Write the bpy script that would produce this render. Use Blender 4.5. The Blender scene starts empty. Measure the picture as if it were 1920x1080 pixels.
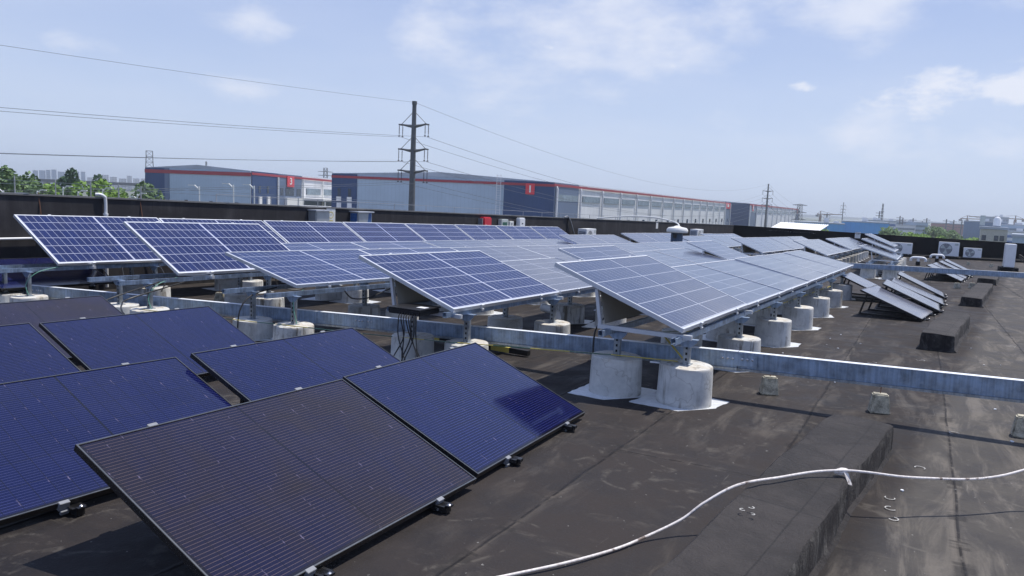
import bpy, bmesh, math, random
from mathutils import Matrix, Vector
random.seed(7)
R = math.radians
scene = bpy.context.scene

# ------------------------------------------------------------------ camera
cam_d = bpy.data.cameras.new('camera')
cam = bpy.data.objects.new('camera', cam_d)
scene.collection.objects.link(cam)
scene.camera = cam
cam_d.sensor_width = 36.0
cam_d.lens = 36.0 * 1384.79 / 1920.0
cam_d.clip_start = 0.05
cam_d.clip_end = 9000
right = Vector((0.99899848, 0.00520916, 0.04443987))
up = Vector((-0.04474413, 0.11630439, 0.99220525))
fwd = Vector((0, 0.99319996, -0.11642099))
m = Matrix((right, up, -fwd)).transposed().to_4x4()
m.translation = Vector((0, 0, 1.67395))
cam.matrix_world = m

# ------------------------------------------------------------------ world, sun, exposure
SUN_EL, SUN_AZ = 68.0, 62.0            # azimuth measured from +Y towards +X
world = bpy.data.worlds.new('World')
scene.world = world
world.use_nodes = True
wn = world.node_tree.nodes
wl = world.node_tree.links
wn.clear()
w_out = wn.new('ShaderNodeOutputWorld')
w_bg = wn.new('ShaderNodeBackground')
w_bg.inputs['Strength'].default_value = 0.12
sky = wn.new('ShaderNodeTexSky')
sky.sky_type = 'NISHITA'
sky.sun_disc = False
sky.sun_elevation = R(SUN_EL)
sky.sun_rotation = R(SUN_AZ)
sky.altitude = 30
sky.air_density = 1.0
sky.dust_density = 2.2
sky.ozone_density = 2.0
tc = wn.new('ShaderNodeTexCoord')
# clouds live on a flat layer overhead: direction divided by its height
sep = wn.new('ShaderNodeSeparateXYZ')
wl.new(tc.outputs['Generated'], sep.inputs[0])
def wmath(op, a, b=None, clamp=False):
    n = wn.new('ShaderNodeMath'); n.operation = op; n.use_clamp = clamp
    for i, v in enumerate((a, b)):
        if v is None: continue
        if isinstance(v, (int, float)): n.inputs[i].default_value = v
        else: wl.new(v, n.inputs[i])
    return n.outputs[0]
zz = wmath('MAXIMUM', wmath('ADD', sep.outputs['Z'], 0.10), 0.02)
cx = wmath('DIVIDE', sep.outputs['X'], zz)
cy = wmath('DIVIDE', sep.outputs['Y'], zz)
comb = wn.new('ShaderNodeCombineXYZ')
wl.new(cx, comb.inputs[0]); wl.new(cy, comb.inputs[1])
def wnoise(scale, detail, rough, loc, dist=0.0):
    mp = wn.new('ShaderNodeMapping'); mp.inputs['Location'].default_value = loc
    wl.new(comb.outputs[0], mp.inputs[0])
    n = wn.new('ShaderNodeTexNoise')
    n.inputs['Scale'].default_value = scale; n.inputs['Detail'].default_value = detail
    n.inputs['Roughness'].default_value = rough; n.inputs['Distortion'].default_value = dist
    wl.new(mp.outputs[0], n.inputs['Vector'])
    return n.outputs['Fac']
def wramp(v, lo, hi):
    n = wn.new('ShaderNodeMapRange'); n.interpolation_type = 'SMOOTHSTEP'
    n.inputs['From Min'].default_value = lo; n.inputs['From Max'].default_value = hi
    wl.new(v, n.inputs['Value']); return n.outputs[0]
big = wramp(wnoise(0.42, 3, 0.5, (3.1, 1.7, 0)), 0.42, 0.66)
fine = wramp(wnoise(1.5, 9, 0.62, (7.3, 4.2, 0), 0.5), 0.40, 0.78)
cl = wmath('MULTIPLY', big, fine)
veil = wramp(wnoise(0.8, 5, 0.55, (1.0, 9.0, 0)), 0.30, 0.85)
cl = wmath('ADD', wmath('MULTIPLY', cl, 0.85), wmath('MULTIPLY', veil, 0.34), True)
# a few small heaped clouds low over the horizon on the right
mp2 = wn.new('ShaderNodeMapping'); mp2.inputs['Scale'].default_value = (1, 1, 2.2)
wl.new(tc.outputs['Generated'], mp2.inputs[0])
def lownoise(scale, detail, w):
    n = wn.new('ShaderNodeTexNoise'); n.noise_dimensions = '4D'
    n.inputs['W'].default_value = w
    n.inputs['Scale'].default_value = scale; n.inputs['Detail'].default_value = detail
    n.inputs['Roughness'].default_value = 0.6
    wl.new(mp2.outputs[0], n.inputs['Vector']); return n.outputs['Fac']
def blob(dx, dy, dz, rad, amp):
    v = Vector((dx, dy, dz)).normalized()
    d = wn.new('ShaderNodeVectorMath'); d.operation = 'SUBTRACT'
    wl.new(tc.outputs['Generated'], d.inputs[0]); d.inputs[1].default_value = v
    sc = wn.new('ShaderNodeVectorMath'); sc.operation = 'MULTIPLY'
    wl.new(d.outputs[0], sc.inputs[0]); sc.inputs[1].default_value = (1, 1, 2.3)
    ln = wn.new('ShaderNodeVectorMath'); ln.operation = 'LENGTH'
    wl.new(sc.outputs[0], ln.inputs[0])
    n = wn.new('ShaderNodeMapRange'); n.interpolation_type = 'SMOOTHSTEP'
    n.inputs['From Min'].default_value = rad; n.inputs['From Max'].default_value = 0
    n.inputs['To Min'].default_value = 0; n.inputs['To Max'].default_value = amp
    wl.new(ln.outputs['Value'], n.inputs['Value']); return n.outputs[0]
ln1 = lownoise(6.5, 10, 2.0)
ln2 = lownoise(17, 9, 5.0)
def heap(lst, nz, k, lo, hi, amp):
    hh = None
    for args in lst:
        bb = blob(*args); hh = bb if hh is None else wmath('MAXIMUM', hh, bb)
    v = wmath('ADD', hh, wmath('MULTIPLY', wmath('SUBTRACT', nz, 0.5), k))
    return wmath('MULTIPLY', wmath('MULTIPLY', wramp(v, lo, hi), amp), wramp(hh, 0.0, 0.12))
broad = heap(((0.02, 1, .24, .34, .85), (.16, 1, .25, .30, .9), (-.10, 1, .20, .18, .6), (.06, 1, .135, .20, .62), (-.347, 1, .225, .15, .72), (-.354, 1, .135, .10, .66), (.43, 1, .28, .20, .8), (.267, 1, .105, .13, .55), (.44, 1, .11, .16, .55), (.62, 1, .10, .2, .5), (-.6, 1, .19, .10, .5), (.7, 1, .3, .2, .55)), ln1, 2.4, 0.30, 1.15, 0.8)
cum = heap(((.520, 1, .158, .095, 1), (.565, 1, .176, .085, 1), (.655, 1, .178, .095, 1), (.70, 1, .195, .10, 1), (.37, 1, .168, .035, .9), (-.33, 1, .135, .04, .6), (.19, 1, .185, .05, .7), (.03, 1, .205, .06, .6)), ln2, 2.6, 0.38, 1.05, 0.95)
cl = wmath('MAXIMUM', wmath('MULTIPLY', veil, 0.22), wmath('MAXIMUM', broad, cum))
# thin out to a pale haze at the horizon
low = wn.new('ShaderNodeMapRange'); low.interpolation_type = 'SMOOTHSTEP'
low.inputs['From Min'].default_value = 0.0; low.inputs['From Max'].default_value = 0.09
wl.new(sep.outputs['Z'], low.inputs['Value'])
cl = wmath('MULTIPLY', cl, low.outputs[0])
mixc = wn.new('ShaderNodeMix'); mixc.data_type = 'RGBA'
wl.new(cl, mixc.inputs['Factor'])
# tint of the clear sky: city haze
mul = wn.new('ShaderNodeMix'); mul.data_type = 'RGBA'
mul.inputs['Factor'].default_value = 0.86
wl.new(sky.outputs[0], mul.inputs['A'])
gr = wn.new('ShaderNodeMapRange'); gr.interpolation_type = 'SMOOTHSTEP'
gr.inputs['From Min'].default_value = -0.02; gr.inputs['From Max'].default_value = 0.42
wl.new(sep.outputs['Z'], gr.inputs['Value'])
gc = wn.new('ShaderNodeMix'); gc.data_type = 'RGBA'
gc.inputs['A'].default_value = (4.9, 5.8, 7.5, 1); gc.inputs['B'].default_value = (2.15, 3.1, 6.0, 1)
wl.new(gr.outputs[0], gc.inputs['Factor']); wl.new(gc.outputs['Result'], mul.inputs['B'])
wl.new(mul.outputs['Result'], mixc.inputs['A'])
mixc.inputs['B'].default_value = (6.3, 6.6, 7.5, 1)
wl.new(mixc.outputs['Result'], w_bg.inputs['Color'])
wl.new(w_bg.outputs[0], w_out.inputs[0])

sun_d = bpy.data.lights.new('sun', 'SUN')
sun_d.energy = 4.6
sun_d.angle = R(0.55)
sun_d.color = (1.0, 0.95, 0.87)
sun = bpy.data.objects.new('sun', sun_d)
scene.collection.objects.link(sun)
sdir = Vector((math.cos(R(SUN_EL)) * math.sin(R(SUN_AZ)), math.cos(R(SUN_EL)) * math.cos(R(SUN_AZ)), math.sin(R(SUN_EL))))
sun.rotation_euler = sdir.to_track_quat('Z', 'Y').to_euler()
sun.location = sdir * 50

scene.view_settings.view_transform = 'Standard'
scene.view_settings.look = 'None'
scene.view_settings.exposure = 0.12
scene.view_settings.gamma = 1.0
scene.view_settings.use_curve_mapping = False
scene.render.engine = 'CYCLES'

# ------------------------------------------------------------------ roof frame
AL = 0.5046461
A = Vector((math.sin(AL), math.cos(AL), 0))      # along the panel rows
B = Vector((-math.cos(AL), math.sin(AL), 0))     # across the rows, towards the back parapet
GA, GB = -0.0155, -0.0187
RZ = math.pi / 2 - AL
def rz(s, q): return GA * (s - 6) + GB * (q - 1.65)
def P(s, q, h=0.0):
    v = A * s + B * q
    return Vector((v.x, v.y, rz(s, q) + h))

# ------------------------------------------------------------------ helpers
def link(o, parent=None):
    scene.collection.objects.link(o)
    if parent is not None: o.parent = parent
    return o
class MB:
    def __init__(s): s.v = []; s.f = []; s.uv = None; s.smooth = False
    def add(s, vs, fs):
        n = len(s.v); s.v += [tuple(v) for v in vs]; s.f += [tuple(i + n for i in f) for f in fs]; return s
    def box(s, x0, x1, y0, y1, z0, z1, M=None):
        vs = [Vector((x, y, z)) for z in (z0, z1) for y in (y0, y1) for x in (x0, x1)]
        if M: vs = [M @ v for v in vs]
        return s.add(vs, [(0, 2, 3, 1), (4, 5, 7, 6), (0, 1, 5, 4), (2, 6, 7, 3), (0, 4, 6, 2), (1, 3, 7, 5)])
    def prism(s, pts, z0, z1, M=None):
        n = len(pts); vs = [Vector((p[0], p[1], z)) for z in (z0, z1) for p in pts]
        if M: vs = [M @ v for v in vs]
        return s.add(vs, [tuple(range(n))[::-1], tuple(range(n, 2 * n))] + [(i, (i + 1) % n, n + (i + 1) % n, n + i) for i in range(n)])
    def lathe(s, prof, seg=24, M=None, cap=True):
        vs = []; fs = []
        for r, z in prof:
            for k in range(seg):
                a = 2 * math.pi * k / seg; vs.append(Vector((r * math.cos(a), r * math.sin(a), z)))
        for i in range(len(prof) - 1):
            for k in range(seg):
                k2 = (k + 1) % seg
                fs.append((i * seg + k, i * seg + k2, (i + 1) * seg + k2, (i + 1) * seg + k))
        if cap:
            fs.append(tuple(range(seg))[::-1]); fs.append(tuple((len(prof) - 1) * seg + k for k in range(seg)))
        if M: vs = [M @ v for v in vs]
        return s.add(vs, fs)
    def bar(s, p, q, w, h=None):
        h = h or w; p = Vector(p); q = Vector(q); d = q - p; L = d.length
        if L < 1e-6: return s
        M = Matrix.Translation(p) @ d.to_track_quat('X', 'Z').to_matrix().to_4x4()
        return s.box(0, L, -w / 2, w / 2, -h / 2, h / 2, M)
    def tube(s, pts, r, seg=8, r2=None):
        pts = [Vector(p) for p in pts]; n = len(pts); base = len(s.v); fs = []
        nrm = None
        for i, p in enumerate(pts):
            t = (pts[min(i + 1, n - 1)] - pts[max(i - 1, 0)]).normalized()
            if nrm is None: nrm = t.orthogonal().normalized()
            nrm = (nrm - t * nrm.dot(t)).normalized(); bn = t.cross(nrm)
            rr = r if r2 is None else r + (r2 - r) * i / (n - 1)
            for k in range(seg):
                a = 2 * math.pi * k / seg; s.v.append(tuple(p + (nrm * math.cos(a) + bn * math.sin(a)) * rr))
        for i in range(n - 1):
            for k in range(seg):
                k2 = (k + 1) % seg
                fs.append((base + i * seg + k, base + i * seg + k2, base + (i + 1) * seg + k2, base + (i + 1) * seg + k))
        fs.append(tuple(base + k for k in range(seg))[::-1]); fs.append(tuple(base + (n - 1) * seg + k for k in range(seg)))
        s.f += fs; return s
    def mesh(s, name, mat, smooth=False, bevel=0):
        me = bpy.data.meshes.new(name); me.from_pydata(s.v, [], s.f); me.update()
        bm = bmesh.new(); bm.from_mesh(me); bmesh.ops.recalc_face_normals(bm, faces=bm.faces)
        if bevel: bmesh.ops.bevel(bm, geom=list(bm.edges), offset=bevel, segments=2, affect='EDGES', clamp_overlap=True)
        bm.to_mesh(me); bm.free()
        if smooth:
            me.shade_smooth()
            try: me.set_sharp_from_angle(angle=R(35))
            except Exception: pass
        for mm in (mat if isinstance(mat, (list, tuple)) else [mat]): me.materials.append(mm)
        return me
    def obj(s, name, mat, parent=None, loc=None, smooth=False, bevel=0):
        o = bpy.data.objects.new(name, s.mesh(name, mat, smooth, bevel))
        if loc is not None: o.location = loc
        return link(o, parent)
def tag(o, label=None, cat=None, group=None, kind=None):
    if label: o['label'] = label
    if cat: o['category'] = cat
    if group: o['group'] = group
    if kind: o['kind'] = kind
    return o
def thing(name, label, cat, loc=(0, 0, 0), rot=0.0, group=None):
    o = bpy.data.objects.new(name, None); o.empty_display_size = 0.2
    o.location = loc; o.rotation_euler = (0, 0, rot) if not isinstance(rot, tuple) else rot
    link(o); return tag(o, label, cat, group)
def copy_tree(o, parent=None):
    c = o.copy(); link(c)
    if parent is not None: c.parent = parent
    for ch in list(o.children): copy_tree(ch, c)
    return c
ORD = ['first', 'second', 'third', 'fourth', 'fifth', 'sixth', 'seventh', 'eighth', 'ninth', 'tenth', 'eleventh', 'twelfth', 'thirteenth', 'fourteenth', 'fifteenth', 'sixteenth', 'seventeenth', 'eighteenth']

# ------------------------------------------------------------------ materials
class NT:
    def __init__(s, name):
        s.m = bpy.data.materials.new(name); s.m.use_nodes = True
        s.n = s.m.node_tree.nodes; s.l = s.m.node_tree.links
        s.b = s.n['Principled BSDF']
    def set(s, **k):
        for a, v in k.items():
            i = s.b.inputs[a.replace('_', ' ')]
            if isinstance(v, bpy.types.NodeSocket): s.l.new(v, i)
            else: i.default_value = v
        return s
    def coord(s, kind='Object', scale=(1, 1, 1), loc=(0, 0, 0), rot=(0, 0, 0)):
        t = s.n.new('ShaderNodeTexCoord'); mp = s.n.new('ShaderNodeMapping')
        mp.inputs['Scale'].default_value = scale; mp.inputs['Location'].default_value = loc; mp.inputs['Rotation'].default_value = rot
        s.l.new(t.outputs[kind], mp.inputs[0]); return mp.outputs[0]
    def world(s, scale=(1, 1, 1), rot=(0, 0, 0)):
        t = s.n.new('ShaderNodeNewGeometry'); mp = s.n.new('ShaderNodeMapping')
        mp.inputs['Scale'].default_value = scale; mp.inputs['Rotation'].default_value = rot
        s.l.new(t.outputs['Position'], mp.inputs[0]); return mp.outputs[0]
    def noise(s, vec, scale, detail=4, rough=0.55, dist=0.0):
        n = s.n.new('ShaderNodeTexNoise'); s.l.new(vec, n.inputs['Vector'])
        n.inputs['Scale'].default_value = scale; n.inputs['Detail'].default_value = detail
        n.inputs['Roughness'].default_value = rough; n.inputs['Distortion'].default_value = dist
        return n.outputs['Fac']
    def math(s, op, a, b=None, c=None, clamp=False):
        n = s.n.new('ShaderNodeMath'); n.operation = op; n.use_clamp = clamp
        for i, v in enumerate((a, b, c)):
            if v is None: continue
            if isinstance(v, (int, float)): n.inputs[i].default_value = v
            else: s.l.new(v, n.inputs[i])
        return n.outputs[0]
    def ramp(s, v, lo, hi, a=0.0, b=1.0):
        n = s.n.new('ShaderNodeMapRange'); n.interpolation_type = 'SMOOTHSTEP'
        for k, x in (('From Min', lo), ('From Max', hi), ('To Min', a), ('To Max', b)): n.inputs[k].default_value = x
        s.l.new(v, n.inputs['Value']); return n.outputs[0]
    def mix(s, f, a, b):
        n = s.n.new('ShaderNodeMix'); n.data_type = 'RGBA'
        for k, v in (('Factor', f), ('A', a), ('B', b)):
            if isinstance(v, bpy.types.NodeSocket): s.l.new(v, n.inputs[k])
            else: n.inputs[k].default_value = v if k == 'Factor' else (*v[:3], 1)
        return n.outputs['Result']
    def sep(s, vec):
        n = s.n.new('ShaderNodeSeparateXYZ'); s.l.new(vec, n.inputs[0]); return n.outputs
    def bump(s, h, strength=0.3, dist=0.01):
        n = s.n.new('ShaderNodeBump'); s.l.new(h, n.inputs['Height'])
        n.inputs['Strength'].default_value = strength; n.inputs['Distance'].default_value = dist
        s.l.new(n.outputs[0], s.b.inputs['Normal']); return s
def line(t, v, period, width, off=0.0):       # 1 on thin lines repeating with a period
    x = t.math('FRACT', t.math('DIVIDE', t.math('ADD', v, off + width / 2 + 1000 * period), period))
    return t.math('LESS_THAN', x, width / period)
def plain(name, col, rough=0.6, metal=0.0, var=0.15, scale=3.0, spec=0.5, bump=0.0):
    t = NT(name); f = t.noise(t.world(), scale, 5, 0.6)
    f2 = t.noise(t.world(), scale * 7, 3, 0.6)
    f = t.math('ADD', t.math('MULTIPLY', f, 0.7), t.math('MULTIPLY', f2, 0.3))
    f = t.ramp(f, 0.3, 0.7)
    c = t.mix(f, [x * (1 - var) for x in col], [min(1, x * (1 + var)) for x in col])
    t.set(Base_Color=c, Metallic=metal, Specular_IOR_Level=spec, Roughness=t.math('ADD', t.math('MULTIPLY', f2, 0.2), rough - 0.1))
    if bump: t.bump(f2, bump, 0.005)
    return t.m

def mat_roof():
    t = NT('bitumen roofing'); v = t.coord('Object'); s_, q_, _ = t.sep(v)
    wv = t.noise(v, 1.1, 3, 0.5)
    qw = t.math('ADD', q_, t.math('MULTIPLY', t.math('SUBTRACT', wv, 0.5), 0.05))
    n1 = t.noise(v, 0.55, 7, 0.66, 0.6); n2 = t.noise(v, 2.6, 7, 0.66); n3 = t.noise(v, 70, 3, 0.7); n5 = t.noise(v, 9, 5, 0.7, 0.4)
    n4 = t.noise(t.coord('Object', (0.35, 1.8, 1), rot=(0, 0, 0.25)), 2.2, 8, 0.7, 0.8)
    n6 = t.noise(t.coord('Object', (2.6, 0.45, 1), rot=(0, 0, -0.15)), 1.6, 8, 0.7, 0.7)
    col = t.mix(t.ramp(n2, 0.3, 0.72), (0.0115, 0.0092, 0.0088), (0.029, 0.0235, 0.022))
    # right-hand strip of the roof is older and dustier
    zone = t.ramp(t.math('ADD', t.math('ADD', qw, t.math('MULTIPLY', s_, 0.10)), t.math('MULTIPLY', wv, 0.10)), 0.62, 0.40)
    old = t.mix(t.ramp(n2, 0.3, 0.7), (0.036, 0.032, 0.030), (0.078, 0.071, 0.063))
    col = t.mix(zone, col, old)
    ids = t.math('FLOOR', t.math('ADD', q_, 0.31))
    tone = t.math('FRACT', t.math('MULTIPLY', t.math('SINE', t.math('MULTIPLY', ids, 12.7)), 43.7))
    col = t.mix(t.math('MULTIPLY', tone, 0.35), col, (0.047, 0.040, 0.038))
    dust = t.math('MULTIPLY', t.ramp(n1, 0.42, 0.60), t.ramp(n4, 0.47, 0.64))
    dust2 = t.math('MULTIPLY', t.ramp(n6, 0.53, 0.68), t.ramp(n5, 0.38, 0.62))
    dust = t.math('MULTIPLY', t.math('MAXIMUM', dust, t.math('MULTIPLY', dust2, 0.7)), 0.48)
    dust = t.math('MAXIMUM', dust, t.math('MULTIPLY', zone, t.math('MULTIPLY', t.ramp(n4, 0.48, 0.66), 0.8)))
    col = t.mix(t.math('MULTIPLY', dust, 0.66), col, (0.175, 0.153, 0.128))
    # ponding rings: thin pale contour where a puddle dried
    ring = t.math('ABSOLUTE', t.math('SUBTRACT', t.noise(v, 0.8, 3, 0.5, 0.2), 0.56))
    ring = t.math('MULTIPLY', t.ramp(ring, 0.012, 0.0), t.ramp(n5, 0.45, 0.62))
    col = t.mix(t.math('MULTIPLY', ring, 0.22), col, (0.20, 0.18, 0.15))
    # seams: distance to the nearest lap, sheets 1 m wide along the rows, with end laps
    f = t.math('FRACT', t.math('ADD', qw, 0.31 + 1000)); d = t.math('MINIMUM', f, t.math('SUBTRACT', 1.0, f))
    off = t.math('MULTIPLY', t.math('FRACT', t.math('MULTIPLY', ids, 0.37)), 7.5)
    g = t.math('FRACT', t.math('DIVIDE', t.math('ADD', t.math('ADD', s_, off), t.math('MULTIPLY', wv, 0.12)), 7.5))
    d2 = t.math('MULTIPLY', t.math('MINIMUM', g, t.math('SUBTRACT', 1.0, g)), 7.5)
    dd = t.math('MINIMUM', d, d2)
    lines = t.math('MULTIPLY', t.ramp(dd, 0.011, 0.003), t.ramp(n5, 0.36, 0.5))
    bleed = t.math('MULTIPLY', t.ramp(dd, 0.07, 0.0), t.ramp(n4, 0.42, 0.66))
    col = t.mix(t.math('MULTIPLY', bleed, 0.40), col, (0.14, 0.12, 0.10))
    tar = t.math('MULTIPLY', t.ramp(dd, 0.06, 0.035), t.ramp(n6, 0.5, 0.58))
    col = t.mix(t.math('MULTIPLY', tar, 0.6), col, (0.012, 0.011, 0.011))
    col = t.mix(t.math('MULTIPLY', lines, 0.85), col, (0.006, 0.005, 0.006))
    speck = t.ramp(t.noise(v, 30, 2, 0.5), 0.74, 0.765)
    col = t.mix(t.math('MULTIPLY', speck, 0.5), col, (0.3, 0.29, 0.27))
    scr = t.ramp(t.noise(t.coord('Object', (1, 14, 1), rot=(0, 0, 0.9)), 1.7, 4, 0.6), 0.70, 0.74)
    col = t.mix(t.math('MULTIPLY', scr, 0.28), col, (0.25, 0.23, 0.2))
    t.set(Base_Color=col, Roughness=t.ramp(n2, 0.3, 0.7, 0.6, 0.9), Specular_IOR_Level=0.22)
    h = t.math('ADD', t.math('MULTIPLY', n3, 0.30), t.math('ADD', t.math('MULTIPLY', t.ramp(dd, 0.02, 0.0), 0.9), t.math('ADD', t.math('MULTIPLY', n1, 2.5), t.math('MULTIPLY', n5, 0.5))))
    t.bump(h, 0.55, 0.014); return t.m
def mat_curb():
    t = NT('curb membrane'); v = t.coord('Object'); x, y, z = t.sep(v)
    n1 = t.noise(v, 2.0, 7, 0.66, 0.4); n2 = t.noise(t.coord('Object', (2.5, 2.5, 1.8)), 2.0, 8, 0.72, 1.2); n3 = t.noise(v, 60, 3, 0.7)
    col = t.mix(t.ramp(n1, 0.35, 0.7), (0.017, 0.0145, 0.014), (0.038, 0.032, 0.030))
    side = t.ramp(z, 0.205, 0.17)
    geo = t.n.new('ShaderNodeNewGeometry'); nx = t.sep(geo.outputs['Normal'])[2]
    vert = t.ramp(nx, 0.6, 0.3)
    chalk = t.math('MULTIPLY', vert, t.ramp(n2, 0.44, 0.66))
    col = t.mix(t.math('MULTIPLY', chalk, 0.6), col, (0.17, 0.16, 0.145))
    lap = t.math('MULTIPLY', t.ramp(t.math('ABSOLUTE', t.math('SUBTRACT', y, t.math('ADD', -0.10, t.math('MULTIPLY', t.math('SUBTRACT', n1, 0.5), 0.03)))), 0.006, 0.001), 1.0)
    g = t.math('FRACT', t.math('DIVIDE', t.math('ADD', x, 0.9), 1.9)); gl = t.ramp(t.math('MULTIPLY', t.math('MINIMUM', g, t.math('SUBTRACT', 1.0, g)), 1.9), 0.008, 0.002)
    ln_ = t.math('MAXIMUM', lap, gl)
    col = t.mix(t.math('MULTIPLY', ln_, 0.8), col, (0.007, 0.006, 0.006))
    chip = t.math('MULTIPLY', t.ramp(t.noise(v, 16, 4, 0.6), 0.66, 0.70), t.ramp(t.math('ABSOLUTE', t.math('SUBTRACT', z, 0.21)), 0.03, 0.005))
    chip = t.math('MULTIPLY', chip, t.ramp(y, -0.15, -0.19))
    col = t.mix(chip, col, (0.6, 0.6, 0.6))
    t.set(Base_Color=col, Roughness=0.75, Specular_IOR_Level=0.35)
    t.bump(t.math('ADD', t.math('MULTIPLY', n3, 0.3), t.math('MULTIPLY', t.math('ADD', n1, n2), 2.2)), 0.7, 0.02); return t.m
def mat_membrane(name, base, light, vert=True):
    t = NT(name); v = t.coord('Object'); n1 = t.noise(v, 1.3, 6, 0.65, 0.3)
    st = t.noise(t.coord('Object', (4, 4, 0.5)), 1.6, 5, 0.6); n3 = t.noise(v, 40, 3, 0.7)
    f = t.math('MULTIPLY', t.ramp(n1, 0.35, 0.75), t.ramp(st, 0.3, 0.75))
    col = t.mix(f, base, light); x, _, z = t.sep(v)
    seam = line(t, x, 1.0, 0.02)
    col = t.mix(t.math('MULTIPLY', seam, 0.35), col, [c * 0.5 for c in base])
    t.set(Base_Color=col, Roughness=0.8, Specular_IOR_Level=0.3)
    t.bump(t.math('ADD', n3, t.math('MULTIPLY', n1, 2)), 0.3, 0.01); return t.m
def mat_concrete():
    t = NT('cast concrete'); v = t.coord('Object'); oi = t.n.new('ShaderNodeObjectInfo')
    mp = t.n.new('ShaderNodeVectorMath'); mp.operation = 'ADD'; t.l.new(v, mp.inputs[0])
    c3 = t.n.new('ShaderNodeCombineXYZ'); r10 = t.math('MULTIPLY', oi.outputs['Random'], 40)
    t.l.new(r10, c3.inputs[0]); t.l.new(r10, c3.inputs[1]); t.l.new(c3.outputs[0], mp.inputs[1]); vv = mp.outputs[0]
    sc = t.n.new('ShaderNodeVectorMath'); sc.operation = 'MULTIPLY'; t.l.new(vv, sc.inputs[0]); sc.inputs[1].default_value = (16, 16, 1.6)
    n1 = t.noise(vv, 5, 7, 0.65); st = t.noise(sc.outputs[0], 1.0, 5, 0.65, 0.2); n3 = t.noise(vv, 90, 2, 0.5)
    _, _, z = t.sep(v)
    col = t.mix(t.ramp(n1, 0.3, 0.7), (0.50, 0.50, 0.48), (0.70, 0.69, 0.65))
    stain = t.math('MULTIPLY', t.ramp(st, 0.48, 0.62), t.ramp(t.noise(vv, 2.6, 5, 0.6), 0.42, 0.58))
    stain = t.math('MULTIPLY', stain, t.math('ADD', t.math('MULTIPLY', oi.outputs['Random'], 0.8), 0.2))
    col = t.mix(stain, col, (0.17, 0.15, 0.12))
    cr = t.math('ABSOLUTE', t.math('SUBTRACT', t.noise(vv, 4.0, 3, 0.5), 0.5))
    col = t.mix(t.math('MULTIPLY', t.ramp(cr, 0.012, 0.0), 0.35), col, (0.2, 0.18, 0.15))
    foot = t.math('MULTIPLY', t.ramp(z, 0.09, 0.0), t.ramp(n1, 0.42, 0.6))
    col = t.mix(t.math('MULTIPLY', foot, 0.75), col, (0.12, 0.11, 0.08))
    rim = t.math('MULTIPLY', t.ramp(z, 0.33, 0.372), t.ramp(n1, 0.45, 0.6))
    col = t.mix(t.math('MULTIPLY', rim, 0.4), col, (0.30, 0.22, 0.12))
    pit = t.ramp(n3, 0.70, 0.75)
    col = t.mix(t.math('MULTIPLY', pit, 0.5), col, (0.18, 0.17, 0.16))
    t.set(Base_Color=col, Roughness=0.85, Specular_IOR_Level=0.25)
    t.bump(t.math('ADD', t.math('MULTIPLY', pit, -1), n1), 0.3, 0.006); return t.m
def mat_galv(name='galvanised steel', col=(0.27, 0.36, 0.50), streak=True):
    t = NT(name); v = t.coord('Object'); n1 = t.noise(v, 9, 4, 0.6)
    st = t.noise(t.coord('Object', (28, 28, 1.5)), 1.5, 4, 0.6); vo = t.n.new('ShaderNodeTexVoronoi'); t.l.new(v, vo.inputs['Vector']); vo.inputs['Scale'].default_value = 45
    f = t.math('ADD', t.math('MULTIPLY', t.ramp(n1, 0.3, 0.7), 0.5), t.math('MULTIPLY', t.ramp(st, 0.35, 0.7), 0.5))
    c = t.mix(f, [x * 0.55 for x in col], [min(1, x * 1.3) for x in col])
    c = t.mix(t.math('MULTIPLY', vo.outputs['Color'], 0.15), c, (0.7, 0.74, 0.78))
    t.set(Base_Color=c, Metallic=0.75, Roughness=t.ramp(n1, 0.3, 0.7, 0.36, 0.55)); return t.m
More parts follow.
